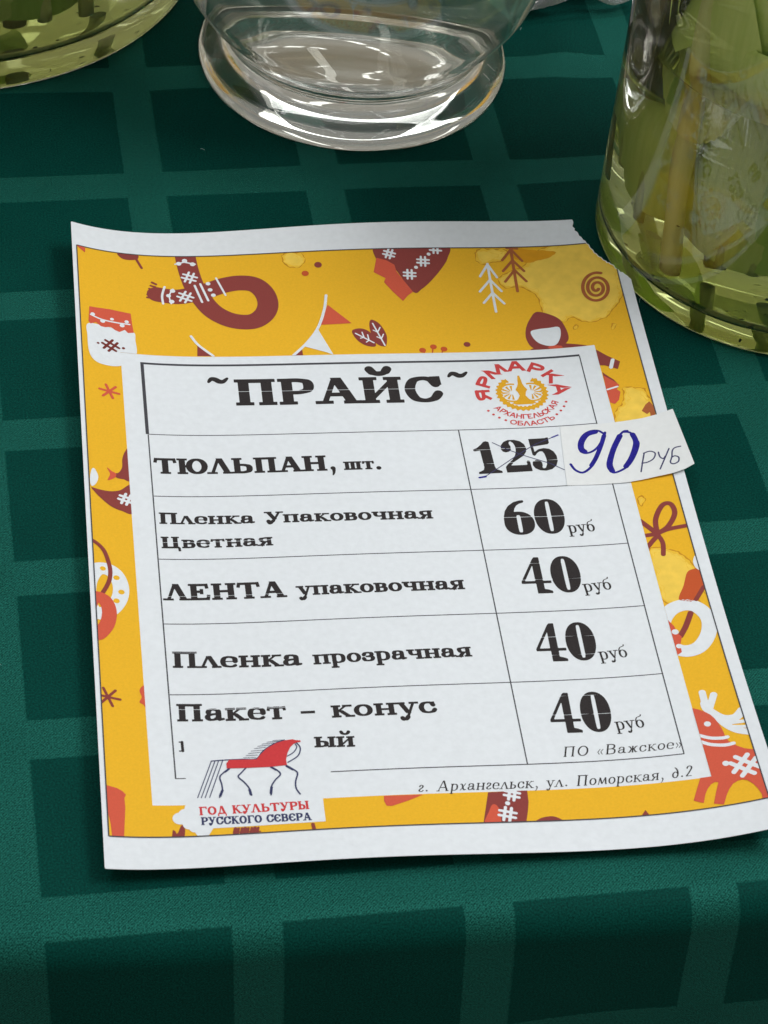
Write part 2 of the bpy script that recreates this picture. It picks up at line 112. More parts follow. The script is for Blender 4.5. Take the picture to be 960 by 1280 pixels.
DATA = json.loads(r'''{"Z":[3.5822,0.0089,2.3483,-1.2399,0.9342,-0.3334,0.3293,0.366,0.553,-0.5507,0.4863,-0.325,2.4974,-0.4265,-0.3874,1.1455,-0.8041,0.0175,1.2024,0.3121,1.0983,1.8168,-0.3434,0.6507,-0.312,-0.1778],"m":[["pennant_print",null,[["red",[["P",[[0.79,11.85],[4.91,12.91],[4.7,15.62],[2.89,13.94]]]]]]],["leaf_print",null,[["brown",[["F",[[17.09,13.76],[18.91,15.48],[22.2,15.55],[24.55,14.37],[23.88,11.82],[17.35,12.54]]],["L",[[23.56,14.2],[25.59,19.5]],0.99]]]]],["scarf_print",null,[["brown",[["S",[[42.24,10.62],[42.95,18.48],[44.39,27.08],[46.7,34.27],[50.47,41.47],[55.57,45.98],[60.87,47.82],[65.84,47.4],[69.81,43.83],[71.55,38.51],[70.55,32.54],[67.11,28.16],[61.49,27.06],[55.39,28.25],[49.73,30.7],[43.61,32.99],[37.57,34.29],[30.69,33.39]],7.81],["L",[[30.5,27.9],[29.06,27.0]],0.99],["L",[[30.12,29.38],[28.47,28.8]],0.88],["L",[[29.64,31.02],[27.88,30.45]],0.88],["L",[[29.26,32.5],[27.4,32.1]],0.88],["L",[[28.88,33.98],[27.01,33.73]],0.88],["L",[[28.6,35.46],[26.83,35.34]],0.88]]],["white",[["L",[[38.25,16.66],[41.73,15.48],[45.88,16.65]],0.66],["D",[39.67,16.35],1.0],["D",[41.98,14.76],1.0],["D",[44.87,16.63],1.0],["H",[43.21,23.79],5.37,20,0.88],["S",[[33.61,29.13],[32.44,33.99],[32.58,38.32]],0.88],["S",[[36.63,30.14],[35.12,33.83],[35.55,38.14]],0.55],["D",[36.47,31.16],1.0],["D",[34.82,33.84],0.9],["D",[35.82,36.97],1.0],["H",[41.04,34.33],5.58,25,0.88],["L",[[44.92,28.09],[47.11,37.0]],0.88],["L",[[47.08,27.23],[49.45,36.14]],0.88],["D",[49.98,27.12],0.9],["D",[50.55,30.42],0.9],["D",[51.54,33.3],0.9],["L",[[53.18,24.2],[56.11,33.4]],0.77]]]]],["mitten_print","white knitted mitten with red cuff printed at left edge",[["white",[["F",[[4.53,53.51],[3.89,60.42],[4.24,68.63],[6.45,72.88],[11.15,74.17],[15.48,73.38],[18.0,70.61],[21.29,66.36],[21.25,59.57],[20.53,54.69],[13.01,53.89]]]]],["red",[["P",[[5.17,44.42],[12.47,44.04],[20.24,45.01],[20.52,51.13],[20.89,55.21],[18.74,55.68],[17.65,54.15],[15.64,55.64],[13.93,54.84],[12.55,53.43],[10.58,54.15],[8.95,53.98],[7.28,52.16],[5.3,53.56],[4.58,52.37]]]]],["white",[["S",[[5.49,48.72],[9.3,50.22],[14.12,50.82],[19.55,50.99]],0.66],["D",[6.28,48.2],0.8],["D",[9.74,51.1],0.9],["D",[13.21,49.3],0.7],["D",[16.78,52.02],0.9],["D",[18.54,49.72],0.8]]],["dark",[["H",[12.1,63.53],5.79,35,0.99],["D",[7.61,63.16],0.5],["D",[16.69,64.08],0.6]]]]],["star_print",null,[["red",[["A",[10.57,87.47],3.51,12,0.99]]]]],["garland_print","white string with white and dark pennants",[["brown",[["P",[[43.79,59.74],[43.37,66.03],[49.2,65.99]]],["P",[[78.23,66.66],[82.0,63.08],[82.04,66.79]]]]],["red",[["P",[[93.74,39.96],[101.72,49.91],[90.01,50.38]]]]],["white",[["S",[[41.73,55.48],[44.24,60.3],[49.2,65.99]],0.99]]],["white",[["S",[[93.63,35.05],[92.21,42.53],[88.97,51.94],[84.12,59.77],[77.9,67.05]],1.07],["P",[[88.88,52.79],[93.27,66.48],[90.62,65.01],[82.83,61.65]]]]]]],["leaf_print",null,[["brown",[["F",[[101.43,53.93],[104.92,52.75],[108.06,54.85],[109.09,58.91],[109.29,62.33],[105.78,61.82],[102.77,58.75]]],["F",[[108.17,52.52],[109.09,48.31],[111.95,50.28],[113.84,55.3],[113.93,59.02],[112.77,62.52],[109.31,60.2]]]]],["white",[["L",[[102.62,55.34],[108.91,60.51]],0.58],["L",[[105.51,57.55],[105.08,54.77]],0.49],["L",[[105.51,57.55],[104.2,57.94]],0.49],["L",[[107.21,59.08],[107.01,56.2]],0.49],["L",[[107.21,59.08],[106.12,60.12]],0.49],["L",[[109.55,50.22],[112.83,61.98]],0.58],["L",[[110.89,54.92],[112.08,52.4]],0.49],["L",[[110.89,54.92],[109.37,53.82]],0.49],["L",[[111.9,58.45],[112.93,56.02]],0.49],["L",[[111.9,58.45],[110.39,57.35]],0.49]]]]],["berry_print",null,[["brown",[["D",[92.1,19.32],1.43]]],["rust",[["D",[86.87,23.4],1.35]]]]],["mitten_print","dark knitted mitten with red cuff printed at the top edge",[["brown",[["F",[[114.93,11.02],[129.03,10.39],[142.71,11.47],[142.02,17.26],[139.26,22.15],[134.69,28.11],[130.32,32.62],[126.7,34.1],[120.84,21.88],[115.91,17.82],[114.33,16.8]]]]],["red",[["P",[[114.64,16.81],[118.19,18.08],[121.16,20.41],[121.56,23.69],[126.7,34.1],[124.58,35.91],[122.35,38.77],[119.1,33.96],[116.23,29.0],[117.06,27.0],[112.82,23.88]]]]],["white",[["H",[119.67,15.0],4.34,20,0.83],["H",[126.44,25.28],4.5,5,0.83],["H",[132.32,18.92],4.5,5,0.83],["H",[137.81,12.87],4.34,5,0.83],["D",[129.29,21.83],0.75],["D",[134.88,15.44],0.75]]]]],["pine_print","white printed pine",[["white",[["L",[[157.04,20.44],[156.94,45.16]],0.98],["L",[[153.36,26.69],[157.0,20.76],[159.8,27.29]],0.98],["L",[[152.23,34.45],[156.97,28.43],[160.55,34.47]],0.98],["L",[[152.99,40.34],[157.04,35.14],[160.69,40.96]],0.98]]]]],["pine_print","dark printed pine",[["fade",[["L",[[167.06,12.93],[166.67,34.74]],1.16],["L",[[162.99,18.73],[167.07,13.47],[170.65,19.31]],1.07],["L",[[162.58,24.17],[167.01,18.84],[170.67,24.49]],1.07],["L",[[162.65,29.61],[167.08,23.78],[170.82,29.76]],1.07],["L",[[165.37,12.9],[169.64,13.22]],0.8]]]]],["spiral_print",null,[["fade",[["S",[[197.24,36.92],[197.09,37.23],[196.87,37.49],[196.58,37.66],[196.25,37.71],[195.92,37.62],[195.61,37.37],[195.37,36.97],[195.22,36.44],[195.19,35.83],[195.3,35.18],[195.54,34.55],[195.92,34.0],[196.41,33.6],[196.97,33.39],[197.55,33.41],[198.1,33.69],[198.58,34.21],[198.93,34.94],[199.1,35.84],[199.08,36.83],[198.85,37.84],[198.42,38.77],[197.8,39.53],[197.06,40.05],[196.24,40.28],[195.41,40.16],[194.64,39.7],[194.0,38.92],[193.55,37.86],[193.35,36.6],[193.43,35.23],[193.79,33.88],[194.41,32.66],[195.26,31.68],[196.28,31.03],[197.37,30.8],[198.46,31.02],[199.44,31.69],[200.23,32.78],[200.75,34.21],[200.95,35.86],[200.79,37.6],[200.28,39.29],[199.45,40.78],[198.36,41.94],[197.09,42.67],[195.74,42.88],[194.42,42.54],[193.24,41.66],[192.3,40.3],[191.7,38.56],[191.49,36.55],[191.71,34.44],[192.36,32.42],[193.4,30.64],[194.74,29.27],[196.3,28.44],[197.93,28.24],[199.51,28.72]],1.34]]]]],["doll_print",null,[["brown",[["F",[[172.66,46.08],[169.23,49.55],[166.71,55.21],[166.21,61.04],[168.35,65.56],[174.48,65.41],[178.58,65.15],[181.71,61.98],[181.72,56.06],[179.46,49.89]]],["F",[[167.71,67.04],[169.67,64.96],[174.74,63.78],[180.39,64.07],[187.35,66.0],[190.19,68.25],[191.97,71.88],[186.49,70.96]]],["P",[[190.52,68.66],[194.19,72.9],[198.26,76.93],[196.77,80.74],[192.5,77.9],[190.33,77.51]]],["P",[[190.96,81.16],[191.68,82.46],[194.25,85.87],[195.65,89.06],[193.53,89.83],[190.84,89.34]]]]],["red",[["P",[[191.13,83.3],[194.11,86.66],[195.8,89.09],[194.48,91.17],[195.53,92.76],[194.21,96.92],[192.47,98.68],[190.91,97.72],[190.64,90.48]]],["P",[[173.28,65.29],[175.47,64.33],[178.58,65.15],[179.14,66.64],[174.28,66.57]]]]],["white",[["F",[[168.4,56.51],[171.19,55.44],[175.33,55.11],[179.19,55.05],[179.23,59.31],[177.18,63.81],[174.41,64.81],[170.77,63.17],[168.82,60.06]]],["L",[[195.79,75.58],[194.46,79.45]],1.43],["L",[[191.14,90.79],[194.95,89.86]],0.8]]]]],["berry_print",null,[["rust",[["D",[126.51,64.84],1.27],["D",[130.78,63.11],1.27],["D",[134.58,64.37],1.27],["L",[[130.56,63.64],[129.62,67.9]],0.49],["L",[[126.99,65.17],[127.02,67.85]],0.49],["L",[[134.15,64.79],[132.97,67.98]],0.49]]],["brown",[["D",[143.52,62.13],1.27]]]]],["arrow_print","smudged dark mark",[["fade",[["P",[[201.13,104.03],[203.11,101.03],[204.67,99.79],[205.89,102.82],[205.3,108.35],[203.66,107.98],[203.88,105.19],[202.7,106.07]]]]]]],["bird_print",null,[["brown",[["F",[[16.17,115.93],[14.65,117.23],[13.56,120.99],[13.32,124.88],[12.16,127.59],[10.49,128.67],[11.14,130.36],[13.51,130.83],[15.93,130.56]]]]],["red",[["F",[[8.04,125.89],[9.59,127.35],[11.04,128.42],[10.66,130.34],[8.07,131.99],[8.98,128.89]]]]]]],["cap_print","dark cap with white pompom",[["brown",[["F",[[2.35,136.38],[4.88,136.9],[8.44,137.24],[12.05,136.33],[16.38,133.49],[16.02,146.54],[12.18,146.18],[8.71,144.47],[5.31,141.0],[2.95,137.77]]]]],["white",[["F",[[2.75,127.72],[3.78,127.25],[4.89,130.85],[3.92,134.4],[2.38,135.7],[1.98,132.26]]],["H",[13.94,140.48],4.88,20,1.01]]]]],["ring_roll_print","white ring with yellow dots",[["white",[["C",[[3.35,174.17],[6.52,174.24],[9.0,176.79],[10.22,181.56],[9.57,186.74],[7.19,191.31],[3.94,194.09],[1.12,193.78],[-0.69,189.46],[-0.39,181.58],[1.24,176.53]],5.34]]],["yellow",[["D",[4.62,173.97],0.98],["D",[8.96,177.59],1.05],["D",[10.28,183.92],1.05],["D",[8.48,188.04],1.05]]],["brown",[["S",[[1.55,161.4],[3.8,163.26],[5.69,166.59],[6.97,173.22],[6.75,178.03],[5.61,181.74],[4.16,184.87]],1.44]]],["red",[["C",[[2.08,187.12],[4.8,188.5],[5.93,192.84],[5.27,197.89],[3.52,201.59],[1.4,203.89],[-0.7,202.31],[-1.17,195.5],[0.17,189.27]],4.83]]]]],["star_print",null,[["brown",[["A",[3.87,230.04],3.84,10,0.93]]]]],["flower_print",null,[["red",[["F",[[16.61,224.31],[14.95,224.58],[13.99,226.54],[14.56,229.15],[13.74,231.27],[14.96,232.33],[16.08,233.96]]]]]]],["bag_print",null,[["red",[["P",[[1.63,265.67],[2.64,265.9],[5.01,266.55],[6.68,267.65],[7.64,268.98],[7.1,270.23],[7.19,274.03],[6.85,278.35],[6.21,286.0],[2.76,286.2],[2.48,280.34],[1.59,274.47]]]]]]],["blossom_print","white blossom at the bottom edge",[["brown",[["P",[[20.56,285.91],[21.13,282.31],[21.79,282.67],[22.25,283.9],[22.69,283.39],[23.68,280.82],[24.66,280.33],[24.86,282.6],[24.43,286.05]]]]],["white",[["D",[23.58,278.03],2.28],["D",[25.39,276.5],2.19],["D",[26.16,280.47],1.86],["D",[25.45,278.7],2.11],["D",[27.77,281.85],1.69],["F",[[25.22,273.86],[29.46,272.24],[39.09,272.75],[38.47,280.72],[34.31,281.33],[31.26,285.7],[29.35,285.76],[27.69,283.16]]]]]]],["logo_patch_print","white patch behind the horse emblem",[["white",[["P",[[26.24,269.92],[68.17,271.66],[67.88,273.05],[67.79,282.03],[28.96,282.27],[27.7,280.03],[26.59,275.43]]]]]]],["caption_print","cut off dark red caption",[["brown",[["L",[[40.12,282.78],[39.7,284.57]],1.06],["L",[[41.12,282.79],[40.69,284.59]],0.77],["L",[[42.11,282.81],[41.68,284.61]],0.77],["L",[[43.1,282.83],[42.67,284.63]],1.06],["L",[[44.09,282.85],[43.66,284.65]],0.77],["L",[[45.09,282.87],[44.65,284.67]],0.77],["L",[[46.08,282.89],[45.64,284.69]],1.06],["L",[[47.07,282.91],[46.63,284.71]],0.77],["L",[[40.01,284.23],[47.58,284.44]],0.48],["L",[[63.77,282.85],[63.97,285.0]],1.15]]]]],["pennant_print",null,[["red",[["P",[[86.83,272.99],[99.24,273.09],[94.19,275.29],[88.87,277.2],[87.21,277.03],[86.64,275.07]]]]]]],["sock_print",null,[["brown",[["P",[[119.62,273.03],[132.07,272.64],[131.79,277.3],[131.03,280.71],[129.66,285.77],[116.18,285.75],[117.44,281.08]]]]],["red",[["F",[[118.92,280.27],[119.99,278.24],[121.06,277.94],[122.05,279.52],[122.06,282.53],[121.32,285.92],[116.56,285.93]]]]],["white",[["H",[127.02,274.09],4.7,15,0.98],["H",[124.4,281.92],5.21,15,0.98],["D",[125.08,277.65],0.81]]]]],["mound_print",null,[["brown",[["F",[[132.1,285.86],[133.87,284.23],[135.92,283.47],[138.68,283.33],[140.87,284.54],[141.94,286.28],[136.71,286.89]]]]]]],["pennant_print",null,[["brown",[["P",[[165.89,285.43],[167.8,282.91],[168.97,285.55]]]]]]],["reindeer_print","red reindeer with white antlers",[["white",[["S",[[195.04,242.75],[195.27,244.75],[196.93,247.49],[199.65,249.97],[203.21,250.21],[205.9,247.83]],3.06],["S",[[196.93,247.49],[199.48,252.38],[202.4,255.43],[205.94,257.11]],2.51],["L",[[200.62,252.12],[206.31,252.38]],1.39],["L",[[201.0,253.66],[206.12,254.8]],1.21]]],["white",[["L",[[195.19,237.87],[195.06,242.98]],2.31],["L",[[198.6,239.4],[196.31,244.37]],2.31]]],["red",[["P",[[190.1,243.65],[192.43,244.75],[194.32,246.15],[195.81,247.68],[196.7,249.4],[197.44,251.49],[197.95,253.63],[198.25,255.53],[198.34,257.24],[198.98,259.55],[200.12,260.85],[201.25,262.16],[203.06,263.54],[204.99,264.39],[206.29,264.9],[206.18,282.26],[205.37,285.76],[203.86,285.33],[204.04,283.05],[203.4,280.55],[202.49,278.44],[201.15,276.69],[199.74,275.97],[198.31,276.1],[196.54,277.0],[194.88,278.95],[193.48,281.4],[192.1,284.53],[189.16,283.57],[190.67,279.46],[192.29,275.55],[191.3,275.21],[189.93,275.87],[188.53,277.45],[187.44,279.3],[186.17,282.78],[183.3,281.39],[184.64,278.35],[187.26,272.62],[184.17,272.1]]]]],["white",[["D",[194.0,251.34],1.1],["S",[[190.49,255.64],[193.73,257.31],[197.18,257.97],[198.99,257.86]],1.3],["S",[[190.62,258.43],[193.17,259.94],[196.54,260.87],[198.65,261.02],[200.31,260.79]],1.3],["D",[196.12,268.49],1.05],["H",[201.68,270.44],8.28,42,1.58]]]]],["bow_print",null,[["brown",[["S",[[195.02,164.68],[195.77,157.89],[199.23,151.69],[202.2,151.37],[202.76,156.1],[199.29,161.87],[194.74,164.87]],1.86],["S",[[194.74,164.87],[199.03,163.21],[205.78,162.48]],1.76],["S",[[189.82,157.3],[192.75,161.5],[194.98,164.9]],1.96],["L",[[189.97,165.15],[194.98,164.9]],1.76],["S",[[194.98,164.9],[195.99,169.38],[195.11,174.7]],1.67],["S",[[194.8,165.79],[192.72,168.02],[190.27,170.88]],1.76]]]]],["smudge_print",null,[["rust",[["F",[[201.35,184.25],[203.65,182.94],[206.19,183.58],[205.61,191.05],[201.49,197.24],[198.52,197.23],[196.18,195.68],[198.95,190.01]]]]],["brown",[["L",[[201.82,196.85],[205.49,191.59]],1.57]]],["white",[["F",[[205.73,176.77],[204.32,179.69],[204.87,182.91],[207.07,184.06],[207.3,179.06]]]]]]],["wreath_print","white wreath with a cord",[["white",[["C",[[197.98,198.68],[201.93,200.93],[204.01,206.19],[202.67,212.5],[198.77,217.79],[194.13,219.22],[190.22,217.07],[188.18,211.45],[189.06,205.09],[192.86,200.15]],5.1]]],["brown",[["S",[[193.33,212.36],[196.02,208.21],[198.77,202.63]],1.96]]],["red",[["P",[[190.15,203.61],[192.14,207.66],[192.66,210.97],[193.73,212.74],[192.52,216.32],[192.34,219.5],[190.25,220.8],[189.91,212.75]]]]],["white",[["D",[191.99,210.34],1.16],["D",[191.95,216.77],0.98]]]]]],"st":[["pale",[[176.58,14.35],[185.42,11.65],[195.55,8.8],[201.63,20.51],[206.1,27.33],[206.43,38.12],[204.21,44.72],[200.91,48.71],[197.37,52.71],[191.85,54.03],[187.97,52.91],[185.09,50.59],[181.09,52.44],[176.85,50.79],[174.16,47.02],[174.01,40.04],[171.09,34.66],[167.21,32.73],[161.41,32.48],[160.53,26.87],[166.83,23.77],[172.38,20.15]]],["deep",[[165.68,13.75],[171.66,13.28],[178.26,14.44],[184.44,15.41],[182.45,17.46],[177.55,19.33],[172.38,20.15],[167.66,17.78]]],["pale",[[152.95,14.31],[156.52,12.76],[162.39,13.05],[166.0,14.51],[163.32,18.74],[159.82,19.74],[155.07,20.73],[152.83,18.55]]],["pale",[[79.01,13.32],[82.37,11.95],[85.34,12.82],[87.66,15.23],[86.3,19.17],[83.15,20.47],[80.23,19.21],[78.75,16.4]]],["pale",[[196.49,90.98],[200.01,91.13],[204.06,92.63],[204.99,96.89],[206.37,105.2],[204.8,109.36],[196.58,111.64],[190.82,108.95],[192.04,102.29],[195.74,97.2]]],["pale",[[190.29,172.02],[195.72,171.61],[200.17,173.97],[203.07,177.8],[204.6,184.21],[201.48,191.5],[203.04,199.46],[198.59,197.68],[190.8,196.38],[189.75,183.2]]],["pale",[[191.41,146.77],[193.67,145.92],[193.93,148.9],[191.87,150.94]]],["pale",[[203.71,188.52],[206.67,187.9],[208.33,191.51],[207.04,195.72],[204.93,194.26]]],["pale",[[185.3,54.18],[186.4,54.93],[185.91,56.87],[184.48,56.67]]],["pale",[[198.81,56.0],[200.26,56.93],[199.7,59.19],[198.26,59.1]]]],"tear":[[193.07,-0.11],[193.26,1.5],[192.56,3.36],[193.41,4.52],[193.03,5.35],[194.15,6.33],[194.52,8.35],[195.2,8.87],[195.71,10.48],[196.47,11.02],[196.76,12.4],[197.57,13.08],[197.86,14.93],[198.68,16.08],[199.0,17.73],[199.62,18.07],[200.25,19.79],[201.15,20.41],[201.79,22.05],[202.69,22.58],[202.78,23.53],[203.68,23.6],[204.01,24.61],[205.1,25.45],[205.47,27.18],[206.3,28.09],[206.85,29.65],[207.69,29.99],[208.22,31.2],[209.07,32.38],[209.45,33.44],[210.26,34.39]],"T":[["ПРАЙС","slab",55.41,92.24,131.31,92.63,13.8],["ТЮЛЬПАН","slab",24.45,127.06,85.12,126.77,7.73],[",","slab",86.02,126.77,87.71,126.76,7.4],["шт.","slab",90.76,126.73,104.39,126.68,6.93],["Пленка Упаковочная","slab",24.54,151.31,119.01,151.97,5.41],["Цветная","slab",24.6,162.82,62.76,162.26,5.43],["ЛЕНТА","slab",24.5,186.7,64.96,186.43,7.45],["упаковочная","slab",68.68,185.99,125.16,185.81,6.65],["Пленка","slab",25.0,216.31,67.36,217.16,7.02],["прозрачная","slab",70.79,216.92,123.24,216.05,6.62],["Пакет","slab",25.01,238.97,60.25,239.51,7.31],["–","slab",64.17,239.84,69.78,239.88,7.45],["конус","slab",74.2,239.96,108.52,239.83,7.79],["ый","slab",67.48,251.91,80.45,252.46,5.96],["125","fat",137.45,130.52,167.66,129.58,17.44],["60","fat",142.99,160.87,164.6,161.26,17.13],["40","fat",144.61,188.93,165.4,189.07,16.07],["40","fat",144.62,219.47,165.0,219.76,17.96],["40","fat",144.12,249.98,164.34,250.46,17.17],["руб","book",164.8,161.39,174.37,161.12,6.5],["руб","book",165.24,189.31,175.05,188.75,6.43],["руб","book",165.04,219.97,174.69,219.42,6.25],["руб","book",164.81,250.16,174.4,249.78,6.08],["ПО «Важское»","slant",145.42,259.81,184.24,259.68,4.08],["г. Архангельск, ул. Поморская, д.2","slant",97.5,272.0,185.09,271.55,4.2],["ГОД КУЛЬТУРЫ","slav",29.49,277.02,63.49,276.79,3.34],["РУССКОГО СЕВЕРА","slav",29.84,280.85,63.64,281.28,3.08]],"tild":[[[46.41,79.9],[47.54,78.21],[48.97,78.46],[50.34,79.49],[51.78,79.5],[53.36,77.82]],[[134.2,79.18],[135.45,77.62],[136.77,77.79],[137.98,78.68],[139.47,78.6],[141.18,77.02]]],"horse":[["navy",[["L",[[44.87,254.72],[48.76,254.96]],0.17],["L",[[45.72,253.88],[49.37,253.9]],0.17],["L",[[46.57,253.04],[50.25,252.86]],0.17],["L",[[47.43,252.13],[51.21,251.96]],0.17],["L",[[48.56,251.17],[52.25,250.86]],0.17],["L",[[49.68,250.28],[53.49,249.98]],0.17],["L",[[51.07,249.47],[54.92,249.24]],0.17],["L",[[52.7,248.75],[56.55,248.66]],0.17],["L",[[54.59,248.25],[58.01,248.21]],0.17],["S",[[34.76,255.55],[39.36,255.29],[44.56,255.31],[48.72,255.43],[51.06,252.5],[54.44,249.83],[58.27,248.22]],0.41],["L",[[34.76,255.55],[29.51,270.05]],0.28],["L",[[35.91,255.53],[30.63,270.1]],0.28],["L",[[37.06,255.45],[31.8,270.15]],0.28],["L",[[38.37,255.31],[33.19,270.09]],0.28],["S",[[40.24,258.66],[38.18,260.45],[36.91,262.2],[37.3,265.24],[37.25,267.91],[36.26,270.18]],0.48],["S",[[45.31,258.83],[43.7,260.76],[42.64,262.32],[44.31,264.65],[45.64,267.23],[46.14,269.94]],0.48],["S",[[53.01,258.8],[54.93,260.5],[55.71,262.25],[54.01,264.3],[52.54,266.9],[52.13,270.24]],0.48],["S",[[57.82,258.59],[59.84,260.37],[61.08,262.09],[60.18,265.43],[60.11,268.26],[61.07,270.56]],0.48],["L",[[37.28,267.57],[36.51,269.6]],0.83],["L",[[45.7,267.77],[45.95,269.66]],0.83],["L",[[52.51,267.24],[52.14,269.56]],0.83],["L",[[53.19,259.08],[54.54,260.27]],0.69],["L",[[57.99,259.01],[59.72,260.5]],0.69],["L",[[40.01,258.92],[38.73,260.07]],0.69],["S",[[61.93,249.65],[62.82,251.24],[62.81,252.96],[61.69,255.29],[58.55,257.47]],0.41],["S",[[61.51,250.11],[61.85,251.51],[60.66,253.5],[58.58,254.94]],0.34]]],["crimson",[["P",[[40.29,255.34],[39.35,256.72],[39.3,258.75],[45.82,258.93],[52.58,258.97],[58.13,258.61],[58.03,256.41],[58.7,253.71],[59.81,251.37],[60.99,250.07],[61.93,249.58],[63.33,249.33],[63.27,248.77],[61.67,248.52],[60.91,248.13],[58.25,248.43],[55.54,249.35],[52.48,251.29],[50.16,253.82],[48.86,255.65],[44.55,255.45]]]]]],"frag":[[25.32,247.48],[26.15,247.48],[26.18,251.16],[25.19,251.15]],"slip":[[170.71,107.99],[177.68,108.08],[184.17,108.34],[192.28,108.55],[200.4,108.56],[205.9,107.95],[211.49,106.82],[212.52,120.71],[213.61,135.26],[209.85,136.9],[205.45,137.8],[200.08,138.17],[194.66,138.78],[189.27,139.12],[178.69,138.74],[168.12,138.13],[169.29,123.53]],"hand":[["pen",[["S",[[185.62,113.81],[183.81,111.84],[180.83,111.77],[178.06,113.64],[176.08,117.18],[175.68,120.65],[177.02,122.58],[179.61,122.25],[182.32,120.09],[184.84,116.05],[186.13,113.1]],0.89],["S",[[182.65,112.24],[179.79,113.06],[177.75,115.41],[176.58,118.02],[176.34,120.33],[177.15,121.82]],2.23],["S",[[178.64,114.34],[176.47,118.01],[176.4,121.5]],1.93],["S",[[186.09,113.33],[184.15,118.92],[181.14,125.13],[178.03,129.93],[174.77,132.27],[172.35,130.73],[171.21,127.71]],0.96],["S",[[185.44,114.81],[183.49,119.62],[180.66,125.46],[178.4,129.05]],1.63],["S",[[192.34,114.05],[194.88,114.95],[196.4,118.86],[196.53,121.59],[194.13,126.95],[190.7,131.53],[186.0,133.77],[184.29,132.03],[184.21,128.97],[186.12,123.84],[189.24,117.69],[192.34,114.05],[194.01,113.78]],0.89],["S",[[190.93,115.85],[187.86,121.37],[185.74,126.48],[184.86,129.81],[185.12,132.75]],2.08],["S",[[195.49,115.99],[195.95,119.56],[194.93,123.24],[192.72,127.87],[190.31,131.32]],2.0]]],["biro",[["L",[[197.73,126.02],[196.44,130.0],[194.97,134.91]],0.52],["S",[[197.51,126.06],[199.85,125.56],[201.4,126.92],[200.46,129.33],[198.34,130.63],[196.06,130.85]],0.52],["S",[[202.62,126.7],[202.71,128.99],[203.65,130.16],[204.58,129.21]],0.52],["L",[[206.52,125.81],[204.16,130.26],[201.65,134.99]],0.52],["S",[[210.57,125.79],[208.57,125.95],[207.42,127.22],[206.71,130.02],[205.75,132.46],[206.6,133.54],[208.43,132.86],[208.93,130.86],[207.8,129.87],[206.72,130.25]],0.52]]]],"strike":[["biro",[["L",[[145.11,114.6],[147.73,116.67],[150.77,118.9],[156.1,122.18],[164.37,126.6],[168.53,130.07]],0.33],["L",[[138.18,132.27],[140.54,131.41],[145.61,127.48],[151.51,122.76],[157.66,118.13],[160.71,116.11],[167.08,113.19],[169.31,112.08]],0.33]]],["pen",[["L",[[137.86,132.32],[140.15,131.9]],0.78],["L",[[166.99,113.19],[169.3,112.14]],0.58]]]],"logo":[[160.0,88.89],[169.77,89.65],[160.12,77.23],[158.81,96.32]]}''')

# ------------------------------------------------------------------ materials
PAPER = mottle(pmat('paper', (0.735, 0.775, 0.82), 0.75, **{'Specular IOR Level': .15}), 420, 0.035, 0.5, 700, 6)
SLIP = mottle(pmat('slip_paper', (0.76, 0.785, 0.80), 0.7, **{'Specular IOR Level': .15}), 420, 0.03, 0.4, 700)
MAT = {}
for k, rgb, sc, am in (('yellow', (235, 181, 44), 1300, 0.05), ('brown', (140, 66, 62), 2500, 0.06), ('red', (210, 92, 70), 2500, 0.06),
                 ('dark', (118, 52, 48), 2500, 0.05), ('fade', (172, 98, 58), 300, 0.12), ('rust', (196, 88, 48), 2500, 0.05),
                 ('pale', (242, 204, 86), 220, 0.09), ('mid', (238, 192, 62), 260, 0.06), ('deep', (222, 156, 28), 300, 0.06), ('rim', (202, 142, 36), 300, 0.1), ('black', (50, 46, 47), 1800, 0.25),
                 ('grey', (72, 72, 78), 1800, 0.15), ('navy', (58, 62, 98), 1800, 0.1), ('crimson', (204, 62, 66), 1800, 0.06),
                 ('gold', (222, 166, 40), 2500, 0.08), ('rose', (202, 72, 72), 1800, 0.06), ('pen', (38, 34, 138), 700, 0.25), ('biro', (66, 66, 104), 900, 0.2)):
    MAT[k] = mottle(pmat(k + '_ink', ink(*rgb), 0.6, **{'Specular IOR Level': .12}), sc, am)
MAT['white'] = PAPER

# ------------------------------------------------------------------ the relief of the price list lying on the cloth (mm)
def Zm(u, v):
    u = np.asarray(u, float); v = np.asarray(v, float)
    a = np.clip(u / 105 - 1, -1.3, 1.3); b = np.clip(v / 148.5 - 1, -1.3, 1.3)
    def leg(x):
        return [np.ones_like(x), x, (3*x*x-1)/2, (5*x**3-3*x)/2, (35*x**4-30*x*x+3)/8, (63*x**5-70*x**3+15*x)/8]
    A, B = leg(a), leg(b); z = np.zeros_like(a); k = 0
    for i in range(6):
        for j in range(6):
            if i + j <= 6:
                z = z + DATA['Z'][k] * A[i] * B[j]; k += 1
    return z
def on_sheet(uv, off):
    uv = np.asarray(uv, float).reshape(-1, 2)
    return np.stack([uv[:, 0], -uv[:, 1], Zm(uv[:, 0], uv[:, 1]) + off], 1) / 1000.0

